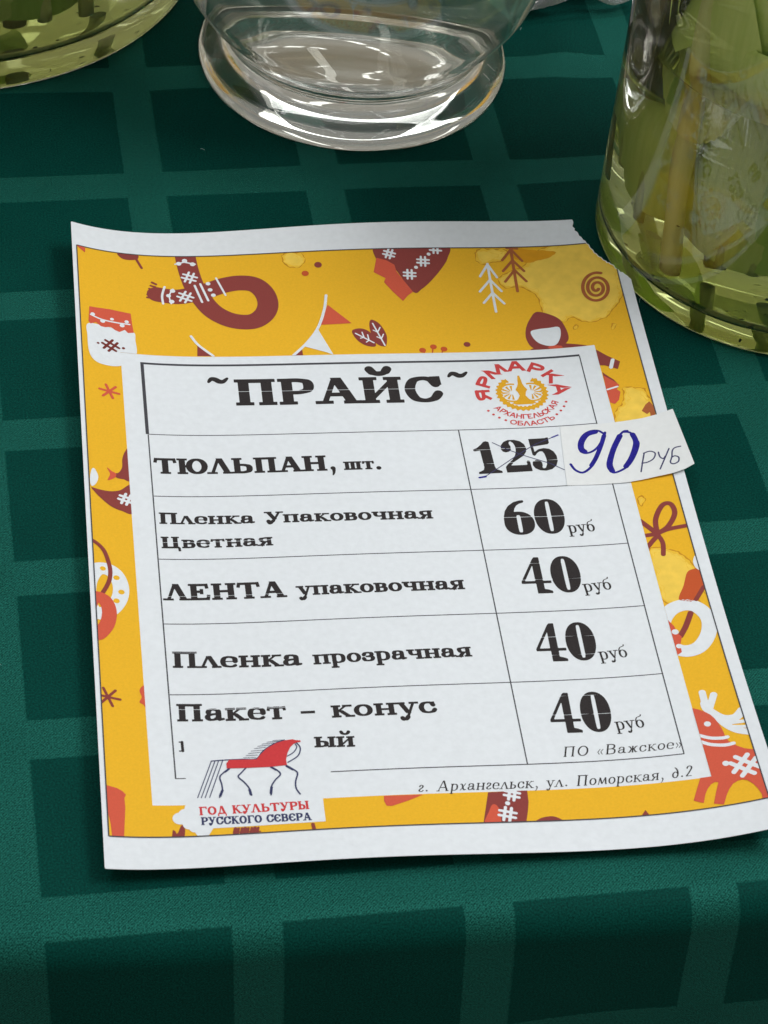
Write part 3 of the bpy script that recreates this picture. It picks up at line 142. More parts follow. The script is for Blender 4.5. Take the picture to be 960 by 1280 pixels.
# ------------------------------------------------------------------ flat shapes as meshes: signed distance on a grid, then marching squares
def catmull(p, closed, n=8):
    p = np.asarray(p, float); N = len(p); out = []
    if N < 3 and not closed: return p
    rng = range(N) if closed else range(N - 1)
    for i in rng:
        if closed: a, b, c, d = p[(i-1) % N], p[i], p[(i+1) % N], p[(i+2) % N]
        else: a, b, c, d = p[max(i-1, 0)], p[i], p[i+1], p[min(i+2, N-1)]
        for k in range(n):
            t = k / n
            out.append(0.5*((2*b)+(c-a)*t+(2*a-5*b+4*c-d)*t*t+(3*b-a-3*c+d)*t**3))
    if not closed: out.append(p[-1])
    return np.array(out)
def d_seg(X, Y, a, b):
    dx, dy = b[0]-a[0], b[1]-a[1]; q = dx*dx+dy*dy + 1e-12
    t = np.clip(((X-a[0])*dx+(Y-a[1])*dy)/q, 0, 1)
    return np.hypot(X-a[0]-t*dx, Y-a[1]-t*dy), t
class Field:
    def __init__(s, box, h):
        s.h = h; s.x0, s.y0 = box[0], box[1]
        s.nx = int(math.ceil((box[2]-box[0])/h))+1; s.ny = int(math.ceil((box[3]-box[1])/h))+1
        s.F = np.full((s.ny, s.nx), 1e3)
    def win(s, pts, m):
        pts = np.asarray(pts); a = pts.min(0)-m; b = pts.max(0)+m
        i0 = max(0, int((a[0]-s.x0)/s.h)); i1 = min(s.nx, int((b[0]-s.x0)/s.h)+2)
        j0 = max(0, int((a[1]-s.y0)/s.h)); j1 = min(s.ny, int((b[1]-s.y0)/s.h)+2)
        if i1 <= i0 or j1 <= j0: return None
        X, Y = np.meshgrid(s.x0+s.h*np.arange(i0, i1), s.y0+s.h*np.arange(j0, j1))
        return (slice(j0, j1), slice(i0, i1)), X, Y
    def stroke(s, pts, w, closed=False):
        pts = np.asarray(pts, float); w = np.broadcast_to(np.asarray(w, float), (len(pts),))
        n = len(pts) if closed else len(pts)-1
        for i in range(n):
            a, b = pts[i], pts[(i+1) % len(pts)]; wa, wb = w[i], w[(i+1) % len(pts)]
            q = s.win([a, b], max(wa, wb)+2*s.h)
            if q is None: continue
            sl, X, Y = q; d, t = d_seg(X, Y, a, b)
            s.F[sl] = np.minimum(s.F[sl], d-(wa+(wb-wa)*t)/2)
    def poly_field(s, pts, m=None):
        pts = np.asarray(pts, float)
        q = s.win(pts, 3*s.h if m is None else m)
        if q is None: return None
        sl, X, Y = q; D = np.full(X.shape, 1e3); ins = np.zeros(X.shape, bool)
        for i in range(len(pts)):
            a, b = pts[i], pts[(i+1) % len(pts)]
            D = np.minimum(D, d_seg(X, Y, a, b)[0])
            c = (a[1] > Y) != (b[1] > Y)
            with np.errstate(divide='ignore', invalid='ignore'):
                ins ^= c & (X < (b[0]-a[0])*(Y-a[1])/(b[1]-a[1]+1e-15)+a[0])
        return sl, np.where(ins, -D, D)
    def poly(s, pts):
        q = s.poly_field(pts)
        if q: s.F[q[0]] = np.minimum(s.F[q[0]], q[1])
    def cut(s, pts):
        q = s.poly_field(pts)
        if q: s.F[q[0]] = np.maximum(s.F[q[0]], -q[1])
    def dot(s, c, r): s.stroke([c, (c[0]+1e-4, c[1])], 2*r)
    def clip(s, G): s.F = np.maximum(s.F, G)
    def grid(s): return np.meshgrid(s.x0+s.h*np.arange(s.nx), s.y0+s.h*np.arange(s.ny))
    def cells(s, run=14):
        F, h = s.F, s.h; I = F < 0
        n = I[:-1, :-1].astype(int)+I[:-1, 1:]+I[1:, :-1]+I[1:, 1:]
        polys = []
        X = lambda i: s.x0+h*i
        Yc = lambda j: s.y0+h*j
        full = n == 4
        for j in np.nonzero(full.any(1))[0]:
            row = full[j]; i = 0; idx = np.nonzero(row)[0]; k = 0
            while k < len(idx):
                a = idx[k]; e = k
                while e+1 < len(idx) and idx[e+1] == idx[e]+1 and e+1-k < run: e += 1
                b = idx[e]+1
                polys.append([(X(a), Yc(j)), (X(b), Yc(j)), (X(b), Yc(j+1)), (X(a), Yc(j+1))]); k = e+1
        for j, i in zip(*np.nonzero((n > 0) & (n < 4))):
            cs = [(i, j), (i+1, j), (i+1, j+1), (i, j+1)]; P = []
            for k in range(4):
                a, b = cs[k], cs[(k+1) % 4]; fa, fb = F[a[1], a[0]], F[b[1], b[0]]
                if fa < 0: P.append((X(a[0]), Yc(a[1])))
                if (fa < 0) != (fb < 0):
                    t = fa/(fa-fb); P.append((X(a[0]+(b[0]-a[0])*t), Yc(a[1]+(b[1]-a[1])*t)))
            if len(P) > 2: polys.append(P)
        return polys
def mesh_from(name, layers, base=on_sheet, weld=False):
    """layers: list of (polys in mm, height above the sheet, material) -> one mesh"""
    V, Fc, mi, mats = [], [], [], []
    for polys, off, m in layers:
        if m not in mats: mats.append(m)
        k = mats.index(m)
        flat = [p for P in polys for p in P]
        if not flat: continue
        b0 = sum(len(v) for v in V)
        V.append(base(flat, off))
        for P in polys:
            Fc.append(tuple(range(b0+len(P)-1, b0-1, -1))); b0 += len(P); mi.append(k)
    me = bpy.data.meshes.new(name)
    me.from_pydata(np.concatenate(V).tolist(), [], Fc)
    for m in mats: me.materials.append(m)
    me.polygons.foreach_set('material_index', mi)
    if weld:
        bm = bmesh.new(); bm.from_mesh(me); bmesh.ops.remove_doubles(bm, verts=bm.verts, dist=2e-6); bm.to_mesh(me); bm.free()
        me.update()
    return me
def bbox(prims, m=1.0):
    P = []
    for k, *a in prims:
        q = np.array(a[0], float).reshape(-1, 2); r = a[1] if len(a) > 1 else 0
        P += [q.min(0)-r, q.max(0)+r]
    P = np.array(P); a = P.min(0)-m; b = P.max(0)+m
    return (*a, *b)
def add_prims(f, prims):
    for k, *a in prims:
        if k == 'P': f.poly(a[0])
        elif k == 'F': f.poly(catmull(a[0], True))
        elif k == 'L': f.stroke(a[0], a[1])
        elif k == 'S': f.stroke(catmull(a[0], False), a[1])
        elif k == 'C': f.stroke(catmull(a[0], True), a[1], True)
        elif k == 'D': f.dot(a[0], a[1])
        elif k == 'H':
            c, r, rot, w = np.array(a[0]), a[1]/2, R(a[2]), a[3]
            ux, uy = np.array((math.cos(rot), math.sin(rot))), np.array((-math.sin(rot), math.cos(rot)))
            for s in (-.36, .36):
                f.stroke([c+ux*r*s-uy*r, c+ux*r*s+uy*r], w); f.stroke([c+uy*r*s-ux*r, c+uy*r*s+ux*r], w)
        elif k == 'A':
            c, r, rot, w = np.array(a[0]), a[1], R(a[2]), a[3]
            for q in range(3):
                d = np.array((math.cos(rot+q*math.pi/3), math.sin(rot+q*math.pi/3)))*r; f.stroke([c-d, c+d], w)

# ------------------------------------------------------------------ lettering: centre-line letters, stroke width by direction, slab serifs
# stroke: kind, points, flags (s/e serif at start/end, t thin, ! only in serif styles)
G = {}
def g(ch, w, *st):
    L = []
    for s in st:
        a = s.split(); kind = a[0]; fl = a[-1] if not a[-1].lstrip('-').replace('.', '').isdigit() else ''
        nums = [float(x) for x in (a[1:-1] if fl else a[1:])]
        L.append((kind, nums, fl))
    G[ch] = (w, L)
g('П', 1.2, 'L .27 0 .27 1 se', 'L .93 0 .93 1 se', 'L .27 1 .93 1')
g('Р', 1.05, 'L .27 0 .27 1 se', 'S .27 1 .6 1 .84 .92 .9 .74 .84 .56 .6 .46 .27 .46')
g('А', 1.22, 'L .2 0 .57 1 ts', 'L .6 1 1.02 0 e', 'L .33 .33 .88 .33')
g('И', 1.25, 'L .27 0 .27 1 se', 'L .98 0 .98 1 se', 'L .27 .1 .98 .9 t')
g('Й', 1.25, 'L .27 0 .27 1 se', 'L .98 0 .98 1 se', 'L .27 .1 .98 .9 t', 'S .36 1.3 .46 1.17 .62 1.13 .78 1.17 .88 1.3 b')
g('С', 1.08, 'S .93 .74 .8 .93 .55 1 .28 .88 .16 .5 .28 .12 .55 0 .82 .09 .97 .3', 'L .93 1 .95 .66 !')
g('Т', 1.14, 'L .57 0 .57 1 s', 'L .12 1 1.02 1', 'L .12 1 .06 .7 !t', 'L 1.02 1 1.08 .7 !t')
g('Ю', 1.55, 'L .25 0 .25 1 se', 'L .25 .5 .62 .5', 'O 1.0 .5 .4 .5')
g('Л', 1.15, 'L .17 0 .53 1 ts', 'L .56 1 .98 0 e')
g('Ь', 1.08, 'L .27 0 .27 1 se', 'S .27 .55 .6 .55 .84 .46 .9 .28 .84 .09 .6 0 .27 0')
g('Н', 1.25, 'L .27 0 .27 1 se', 'L .98 0 .98 1 se', 'L .27 .52 .98 .52')
g('Е', 1.1, 'L .27 0 .27 1 se', 'L .27 1 .9 1', 'L .27 .52 .68 .52', 'L .27 0 .95 0', 'L .9 1 .94 .7 !t', 'L .66 .68 .66 .36 !t', 'L .95 0 1.0 .32 !t')
g('Є', 1.0, 'S .88 .8 .75 .96 .5 1 .25 .85 .15 .5 .25 .15 .5 0 .75 .05 .9 .2', 'L .15 .52 .7 .52')
g('Ц', 1.22, 'L .27 0 .27 1 se', 'L .9 0 .9 1 se', 'L .27 0 1.1 0', 'L 1.1 .06 1.12 -.26 t')
g('У', 1.1, 'L .22 1 .62 .32 s', 'L .95 1 .5 .1 ts', 'S .52 .14 .42 .02 .3 -.02 .22 .1')
g('В', 1.1, 'L .27 0 .27 1 se', 'S .27 1 .6 1 .82 .9 .83 .66 .6 .53 .27 .53', 'S .6 .53 .86 .45 .92 .26 .84 .06 .6 0 .27 0')
g('Б', 1.08, 'L .27 0 .27 1 se', 'L .27 1 .88 1', 'S .27 .55 .6 .55 .84 .46 .9 .28 .84 .09 .6 0 .27 0')
g('Г', 1.0, 'L .27 0 .27 1 se', 'L .27 1 .9 1', 'L .9 1 .94 .7 !t')
g('Д', 1.15, 'L .25 .05 .5 1 t', 'L .55 1 .92 .05', 'L .12 .05 1.05 .05', 'L .14 .1 .12 -.2 t', 'L 1.03 .1 1.05 -.2 t')
g('К', 1.15, 'L .27 0 .27 1 se', 'L .3 .45 .88 1 te', 'L .48 .6 1.0 0 e')
g('М', 1.4, 'L .2 0 .25 1 te', 'L .25 1 .68 .12', 'L .68 .12 1.12 1 t', 'L 1.12 1 1.18 0 s')
g('О', 1.15, 'O .57 .5 .4 .5')
g('Х', 1.1, 'L .2 1 .92 0 se', 'L .2 0 .9 1 tse')
g('Ы', 1.35, 'L .22 0 .22 1 se', 'S .22 .55 .5 .55 .7 .46 .75 .28 .7 .09 .5 0 .22 0', 'L 1.1 0 1.1 1 se')
g('Я', 1.1, 'L .85 0 .85 1 se', 'S .85 1 .5 1 .26 .9 .22 .73 .3 .54 .5 .47 .85 .47', 'L .52 .47 .2 0 e')
# small letters, x-height 1
g('л', 1.25, 'L .17 0 .57 1 ts', 'L .6 1 1.08 0 e')
g('е', 1.12, 'L .2 .53 .95 .53 t', 'S .95 .55 .9 .85 .58 1 .28 .87 .18 .5 .28 .13 .58 0 .8 .02 .95 .12')
g('н', 1.35, 'L .3 0 .3 1 se', 'L 1.05 0 1.05 1 se', 'L .3 .5 1.05 .5')
g('п', 1.35, 'L .3 0 .3 1 se', 'L 1.05 0 1.05 1 se', 'L .3 1 1.05 1')
g('к', 1.28, 'L .3 0 .3 1 se', 'L .36 .45 .98 1 te', 'L .52 .58 1.1 0 e')
g('а', 1.22, 'S .25 .72 .32 .92 .56 1 .82 .88 .86 .6 .86 .25 .94 .04 1.14 .08', 'S .84 .58 .5 .54 .24 .42 .2 .2 .36 .02 .62 .06 .85 .26')
g('у', 1.2, 'L .2 1 .64 .1 s', 'L 1.0 1 .55 -.22 ts', 'S .56 -.2 .44 -.38 .3 -.4 .22 -.28')
g('о', 1.15, 'O .58 .5 .4 .5')
g('в', 1.15, 'L .3 0 .3 1 se', 'S .3 1 .65 1 .86 .9 .84 .66 .6 .53 .3 .53', 'S .6 .53 .9 .45 .95 .26 .85 .05 .6 0 .3 0')
g('ч', 1.3, 'L .3 .62 .3 1 e', 'S .3 .66 .42 .48 .66 .44 1.0 .52', 'L 1.0 0 1.0 1 se')
g('я', 1.22, 'L .92 0 .92 1 se', 'S .92 1 .55 1 .28 .9 .26 .72 .36 .52 .55 .46 .92 .46', 'L .56 .46 .2 0 e')
g('ц', 1.3, 'L .3 0 .3 1 se', 'L .98 0 .98 1 se', 'L .3 0 1.15 0', 'L 1.15 .06 1.17 -.3 t')
g('т', 1.2, 'L .6 0 .6 1 s', 'L .15 1 1.05 1', 'L .15 1 .1 .68 !t', 'L 1.05 1 1.1 .68 !t')
g('р', 1.25, 'L .3 -.45 .3 1 se', 'S .3 .82 .45 .97 .68 1 .95 .85 1.03 .5 .95 .15 .68 0 .45 .03 .3 .18')
g('з', 1.05, 'S .2 .74 .3 .93 .52 1 .8 .9 .8 .66 .56 .53 .4 .53', 'S .56 .53 .84 .45 .88 .24 .76 .05 .5 0 .26 .07 .16 .28')
g('ш', 1.75, 'L .3 0 .3 1 se', 'L .86 0 .86 1 se', 'L 1.42 0 1.42 1 se', 'L .3 0 1.42 0')
g('с', 1.08, 'S .9 .74 .8 .93 .58 1 .3 .88 .18 .5 .3 .12 .58 0 .84 .08 .96 .26', 'L .9 .96 .93 .62 !t')
g('ь', 1.1, 'L .3 0 .3 1 se', 'S .3 .55 .6 .55 .84 .46 .9 .28 .84 .09 .6 0 .3 0')
g('ы', 1.6, 'L .3 0 .3 1 se', 'S .3 .55 .6 .55 .84 .46 .9 .28 .84 .09 .6 0 .3 0', 'L 1.3 0 1.3 1 se')
g('й', 1.35, 'L .3 0 .3 1 se', 'L 1.05 0 1.05 1 se', 'L .3 .12 1.05 .88 t', 'S .4 1.42 .5 1.26 .68 1.22 .85 1.26 .95 1.42 b')
g('б', 1.15, 'O .6 .48 .4 .48', 'S .2 .5 .22 .95 .4 1.22 .68 1.32 .92 1.38 .98 1.52 t')
g('г', .85, 'S .2 .8 .32 1 .55 .98 .66 .84 .58 .62 .3 .38 .2 .18 .36 .02 .6 .04 .76 .16')
g('х', 1.1, 'S .15 .95 .35 .95 .5 .6 .62 .2 .78 .02 .98 .08', 'L .9 1 .2 0 t')
g('ж', 1.55, 'L .78 0 .78 1', 'S .2 .98 .4 .9 .62 .56 .78 .5', 'S .78 .5 .56 .42 .38 .04 .18 .04', 'S 1.36 .98 1.16 .9 .94 .56 .78 .5', 'S .78 .5 1.0 .42 1.18 .04 1.38 .04')
g('м', 1.5, 'L .2 0 .38 1 t', 'L .38 1 .72 .1', 'L .72 .1 1.15 1 t', 'L 1.15 1 1.28 .04', 'L 1.28 .03 1.42 .1 t')
g('д', 1.05, 'O .5 .45 .36 .45', 'S .4 1.45 .6 1.3 .8 1.0 .87 .6 .82 .3')
g('2', 1.05, 'S .2 1.2 .3 1.42 .55 1.5 .82 1.35 .8 1.05 .5 .55 .18 .06', 'L .18 .04 .95 .04')
g(',', .5, 'S .25 .1 .32 .02 .28 -.15 .15 -.3 d'); g('.', .5, 'D .25 .1')
g('«', 1.0, 'L .45 .85 .15 .45 t', 'L .15 .45 .4 .05 t', 'L .85 .85 .55 .45 t', 'L .55 .45 .8 .05 t')
g('»', 1.0, 'L .15 .85 .45 .45 t', 'L .45 .45 .2 .05 t', 'L .55 .85 .85 .45 t', 'L .85 .45 .6 .05 t')
g('–', .75, 'L .05 .35 .7 .35')
G[' '] = (.55, [])
G['э'] = G['з']
STYLE = {   # stem, hair, serif reach, serif thickness, x-height, shear   (fractions of the cap height)
    'slab': dict(stem=.285, hair=.145, ext=.095, th=.12, xh=.74, shear=0),
    'book': dict(stem=.14, hair=.065, ext=.085, th=.06, xh=.66, shear=0),
    'slant': dict(stem=.13, hair=.07, ext=.065, th=.055, xh=.66, shear=.26),
    'slav': dict(stem=.22, hair=.15, ext=.06, th=.11, xh=1, shear=0),
    'sans': dict(stem=.27, hair=.23, ext=0, th=0, xh=1, shear=0)}
SMALL = set('ленкапуовчяцтрзшсыйбгхжмдь2«»э')
LOWER = SMALL
def fat_digits(f, s, org, dx, dy, h, w):
    """fat face numerals; unit box 0..1 wide, 0..1 high each"""
    x = 0
    def T(p): return [org+dx*(x+q[0]*w)+dy*(q[1]*h) for q in p]
    def ell(cx, cy, rx, ry, pw=2.0, n=48):
        o = []
        for k in range(n):
            t = 2*math.pi*k/n; c, s_ = math.cos(t), math.sin(t)
            o.append((cx+rx*math.copysign(abs(c)**(2/pw), c), cy+ry*math.copysign(abs(s_)**(2/pw), s_)))
        return o
    for ch in s:
        if ch == '0':
            f.poly(T(ell(.5, .5, .485, .505, 2.15))); f.cut(T(ell(.5, .5, .065, .43, 5)))
        elif ch == '6':
            f.poly(T(ell(.5, .325, .49, .335, 2.2)))
            f.poly(T([(.01, .34), (.02, .5), (.09, .68), (.22, .83), (.42, .94), (.62, .985), (.74, .99), (.76, .96), (.74, .925), (.6, .89), (.5, .84), (.42, .75), (.38, .66), (.36, .56), (.3, .34)]))
            f.cut(T(ell(.5, .31, .065, .25, 5)))
        elif ch == '4':
            f.poly(T([(.0, .275), (.0, .335), (.5, .955), (.56, 1.0), (.72, 1.0), (.72, .345), (.98, .345), (.98, .275), (.72, .275), (.72, .12), (.84, .1), (.97, .06), (.97, 0), (.47, 0), (.47, .06), (.47, .275)]))
            f.cut(T([(.12, .345), (.46, .345), (.46, .775)]))
        elif ch == '1':
            f.poly(T([(.06, .0), (.06, .055), (.16, .085), (.26, .12), (.3, .2), (.3, .72), (.12, .7), (.06, .715), (.06, .76), (.2, .8), (.38, .9), (.48, .98), (.58, 1.0), (.68, .97), (.68, .2), (.72, .12), (.82, .085), (.9, .055), (.9, 0)]))
        elif ch == '2':
            f.poly(T([(.06, 0), (.06, .17), (.14, .24), (.36, .38), (.5, .52), (.57, .66), (.58, .8), (.54, .9), (.46, .955), (.4, .94), (.38, .88), (.42, .8), (.41, .7), (.33, .64), (.2, .62), (.1, .65), (.05, .73), (.09, .85), (.21, .95), (.38, 1.0), (.6, .995), (.8, .94), (.92, .84), (.96, .72), (.92, .6), (.8, .49), (.6, .4), (.4, .31), (.26, .21), (.82, .2), (.85, .22), (.84, .3), (.88, .33), (.96, .32), (.97, .26), (.97, 0)]))
        elif ch == '5':
            f.poly(T([(.12, .99), (.12, .5), (.17, .46), (.22, .47), (.3, .54), (.4, .585), (.5, .58), (.55, .5), (.57, .36), (.54, .18), (.46, .07), (.38, .06), (.35, .1), (.38, .16), (.38, .25), (.3, .32), (.18, .33), (.06, .28), (.03, .18), (.09, .08), (.24, .01), (.45, -.015), (.68, .02), (.86, .12), (.95, .26), (.96, .42), (.9, .55), (.77, .645), (.58, .68), (.4, .66), (.26, .6), (.22, .58), (.22, .75), (.76, .79), (.82, .83), (.83, 1.0), (.77, 1.0), (.72, .985)]))
        x += w
def text_mesh(name, s, style, x0, y0, x1, y1, hgt, mat, off, streaks=(), h=None, arc=None, base=on_sheet, tight=1.0):
    org = np.array((x0, y0)); d = np.array((x1-x0, y1-y0)); W = np.hypot(*d); dx = d/W; dy = np.array((dx[1], -dx[0]))
    st = STYLE.get(style)
    h = h or max(.05, hgt*.014)
    f = Field((min(x0, x1)-hgt*.6, min(y0, y1)-hgt*1.6, max(x0, x1)+hgt*.6, max(y0, y1)+hgt*.7), h)
    if style == 'fat': fat_digits(f, s, org, dx, dy, hgt, W/len(s))
    else:
        adv = [(G[c][0]+.05)*(st['xh'] if c in LOWER else 1) for c in s]
        sx = W/sum(adv); cx = 0
        for ch, a in zip(s, adv):
            low = st['xh'] if ch in LOWER else 1.0
            put_glyph(f, ch, st, lambda p, cx=cx, low=low: org+dx*((cx+(p[0]*low))*sx+st['shear']*p[1]*low*hgt)+dy*(p[1]*low*hgt), hgt, low)
            cx += a
    if len(streaks):
        X, Y = f.grid()
        for t, wd in streaks:
            yy = y0+(y1-y0)*(X-x0)/(x1-x0)-t*hgt
            f.F = np.maximum(f.F, wd/2-np.abs(Y-yy))
    return (f.cells(), off, mat)
def put_glyph(f, ch, st, T, hgt, low):
    bold = 1.05 if (hgt < 5.6 and st['ext'] == .095) else 1.0
    stem, hair = st['stem']*hgt*bold, st['hair']*hgt*bold
    if low < 1: stem, hair = stem*.88, hair*.78
    ins = st['hair']/2*(1/low if low < 1 else 1)
    iy = lambda y: ins+y*(1-2*ins) if -.01 <= y <= 1.01 else y
    for kind, n, fl in G[ch][1]:
        if '!' in fl and st['ext'] == 0: continue
        if kind == 'D': f.dot(T((n[0], n[1])), stem*.55); continue
        if kind == 'O':
            P = []
            for k in range(40):
                t = 2*math.pi*k/40; P.append((n[0]+n[2]*math.cos(t), iy(n[1]+n[3]*math.sin(t))))
            closed = True
        else:
            P = list(zip(n[::2], n[1::2])); closed = False
            if kind == 'S': P = [(p[0], iy(p[1])) for p in P]; P = list(catmull(P, False, 7))
            elif abs(P[0][1]-P[1][1]) < .03: P = [(p[0], iy(p[1])) for p in P]
        Q = np.array([T(p) for p in P])
        def wd(a, b):
            v = b-a; t = abs(v[1])/(np.hypot(*v)+1e-9); return hair+(stem-hair)*t**1.6
        if kind == 'L':
            a, b = Q; w = wd(a, b)*(.55 if 't' in fl and st['ext'] else 1)
            u = (b-a)/np.hypot(*(b-a)); nn = np.array((-u[1], u[0]))*w/2
            if abs(P[0][1]-P[1][1]) > .5 and abs(P[0][0]-P[1][0]) > .02:      # diagonal: cut level with the line
                k = np.array((1, 0))*w/2/max(.35, abs(u[1])); f.poly([a-k, a+k, b+k, b-k])
            else: f.poly([a-nn, a+nn, b+nn, b-nn])
        else:
            n_ = len(Q)
            ww = []
            for i in range(n_):
                a, b = (Q[i-1], Q[(i+1) % n_]) if closed else (Q[max(0, i-1)], Q[min(n_-1, i+1)])
                w = wd(a, b)
                if 'b' in fl: w = hair*1.25 if abs(i-n_/2) < n_*.3 else hair*1.7
                if 'd' in fl: w = stem*(.85-.65*i/n_)
                if 't' in fl: w = max(hair, w*.6)
                ww.append(w)
            f.stroke(Q, ww, closed)
        if st['ext']:
            for key, p, o in (('s', P[0], P[-1]), ('e', P[-1], P[0])):
                if key in fl and '!' not in fl:
                    up = 1 if o[1] > p[1] else -1
                    ex = (stem*.5+st['ext']*hgt); c0 = T(p); c1 = T((p[0], p[1]+up*st['th']/(low if low < 1 else 1)))
                    e = np.array((1, 0))*ex
                    f.poly([c0-e, c0+e, c1+e, c1-e])

# ================================================================== THE TABLECLOTH
random.seed(4); rng = np.random.default_rng(4)
def cloth_material():
    m = bpy.data.materials.new('checked_satin'); m.use_nodes = True
    N, L = m.node_tree.nodes, m.node_tree.links; b = N['Principled BSDF']
    uv = N.new('ShaderNodeUVMap'); uv.uv_map = 'cloth'
    sep = N.new('ShaderNodeSeparateXYZ'); L.new(uv.outputs[0], sep.inputs[0])     # cloth coordinates in mm
    def mth(op, a, bb=None, c=None):
        n = N.new('ShaderNodeMath'); n.operation = op
        for i, v in enumerate((a, bb, c)):
            if v is None: continue
            if isinstance(v, (int, float)): n.inputs[i].default_value = v
            else: L.new(v, n.inputs[i])
        return n.outputs[0]
    wob = N.new('ShaderNodeTexNoise'); wob.inputs['Scale'].default_value = .9; wob.inputs['Detail'].default_value = 2
    L.new(uv.outputs[0], wob.inputs['Vector'])
    wv = mth('MULTIPLY_ADD', wob.outputs['Fac'], 1.1, -.55)
    def band(src, start, period, width, soft):
        d = mth('ADD', mth('SUBTRACT', src, start), wv)
        md = mth('FLOORED_MODULO', d, period)
        c = mth('ABSOLUTE', mth('SUBTRACT', md, width/2))
        r = N.new('ShaderNodeMapRange'); r.inputs['From Min'].default_value = width/2-soft; r.inputs['From Max'].default_value = width/2+soft
        r.inputs['To Min'].default_value = 1; r.inputs['To Max'].default_value = 0; L.new(c, r.inputs['Value'])
        return r.outputs[0]
    bv = band(sep.outputs['X'], -46.2, 70.15, 15.1, .38); bh = band(sep.outputs['Y'], -44.5, 69.0, 15.7, .38)
    fac = mth('MAXIMUM', bv, bh); both = mth('MULTIPLY', bv, bh)
    ev = band(sep.outputs['X'], -46.2+15.0, 70.15, .45, .12)                       # floating warp thread at the band edge
    twl = N.new('ShaderNodeTexWave'); twl.wave_type = 'BANDS'; twl.bands_direction = 'DIAGONAL'
    twl.inputs['Scale'].default_value = .6; twl.inputs['Distortion'].default_value = 1.3; twl.inputs['Detail'].default_value = 2; twl.inputs['Detail Scale'].default_value = 3
    L.new(uv.outputs[0], twl.inputs['Vector'])
    ns = N.new('ShaderNodeTexNoise'); ns.inputs['Scale'].default_value = 1.6; ns.inputs['Detail'].default_value = 3; L.new(uv.outputs[0], ns.inputs['Vector'])
    nb = N.new('ShaderNodeTexNoise'); nb.inputs['Scale'].default_value = .03; nb.inputs['Detail'].default_value = 3; L.new(uv.outputs[0], nb.inputs['Vector'])
    nsr = N.new('ShaderNodeMapRange'); nsr.inputs['From Min'].default_value = .34; nsr.inputs['From Max'].default_value = .66; L.new(ns.outputs['Fac'], nsr.inputs['Value'])
    fine = mth('ADD', mth('MULTIPLY', twl.outputs['Fac'], .4), mth('MULTIPLY', nsr.outputs[0], .6))
    mixc = N.new('ShaderNodeMix'); mixc.data_type = 'RGBA'
    mixc.inputs['A'].default_value = (0.0014, 0.043, 0.0340, 1); mixc.inputs['B'].default_value = (0.0050, 0.062, 0.0475, 1)
    k = mth('MULTIPLY', fac, mth('MULTIPLY_ADD', fine, 1.7, .1)); k = mth('ADD', k, mth('MULTIPLY', ev, .18)); k = mth('SUBTRACT', k, mth('MULTIPLY', both, .1))
    L.new(k, mixc.inputs['Factor'])
    sc = N.new('ShaderNodeVectorMath'); sc.operation = 'SCALE'; L.new(mixc.outputs['Result'], sc.inputs[0])
    L.new(mth('MULTIPLY', mth('MULTIPLY_ADD', nb.outputs['Fac'], .3, .85), mth('MULTIPLY_ADD', nsr.outputs[0], .75, .62)), sc.inputs['Scale'])
    L.new(sc.outputs[0], b.inputs['Base Color'])
    L.new(mth('MULTIPLY_ADD', fac, -.12, .62), b.inputs['Roughness'])
    b.inputs['Specular IOR Level'].default_value = .03
    L.new(mth('MULTIPLY_ADD', fac, .04, .01), b.inputs['Sheen Weight']); b.inputs['Sheen Roughness'].default_value = .45
    b.inputs['Sheen Tint'].default_value = (.25, .75, .68, 1)
    bp = N.new('ShaderNodeBump'); bp.inputs['Strength'].default_value = .7; bp.inputs['Distance'].default_value = .00025
    L.new(mth('MULTIPLY', fine, mth('MULTIPLY_ADD', fac, .8, .35)), bp.inputs['Height']); L.new(bp.outputs[0], b.inputs['Normal'])
    gl = N.new('ShaderNodeBsdfGlossy'); gl.inputs['Color'].default_value = (.06, .46, .38, 1); gl.inputs['Roughness'].default_value = .52
    L.new(bp.outputs[0], gl.inputs['Normal'])
    mx = N.new('ShaderNodeMixShader'); L.new(mth('MULTIPLY_ADD', k, .09, .006), mx.inputs[0])
    L.new(b.outputs[0], mx.inputs[1]); L.new(gl.outputs[0], mx.inputs[2]); L.new(mx.outputs[0], N['Material Output'].inputs['Surface'])
    return m
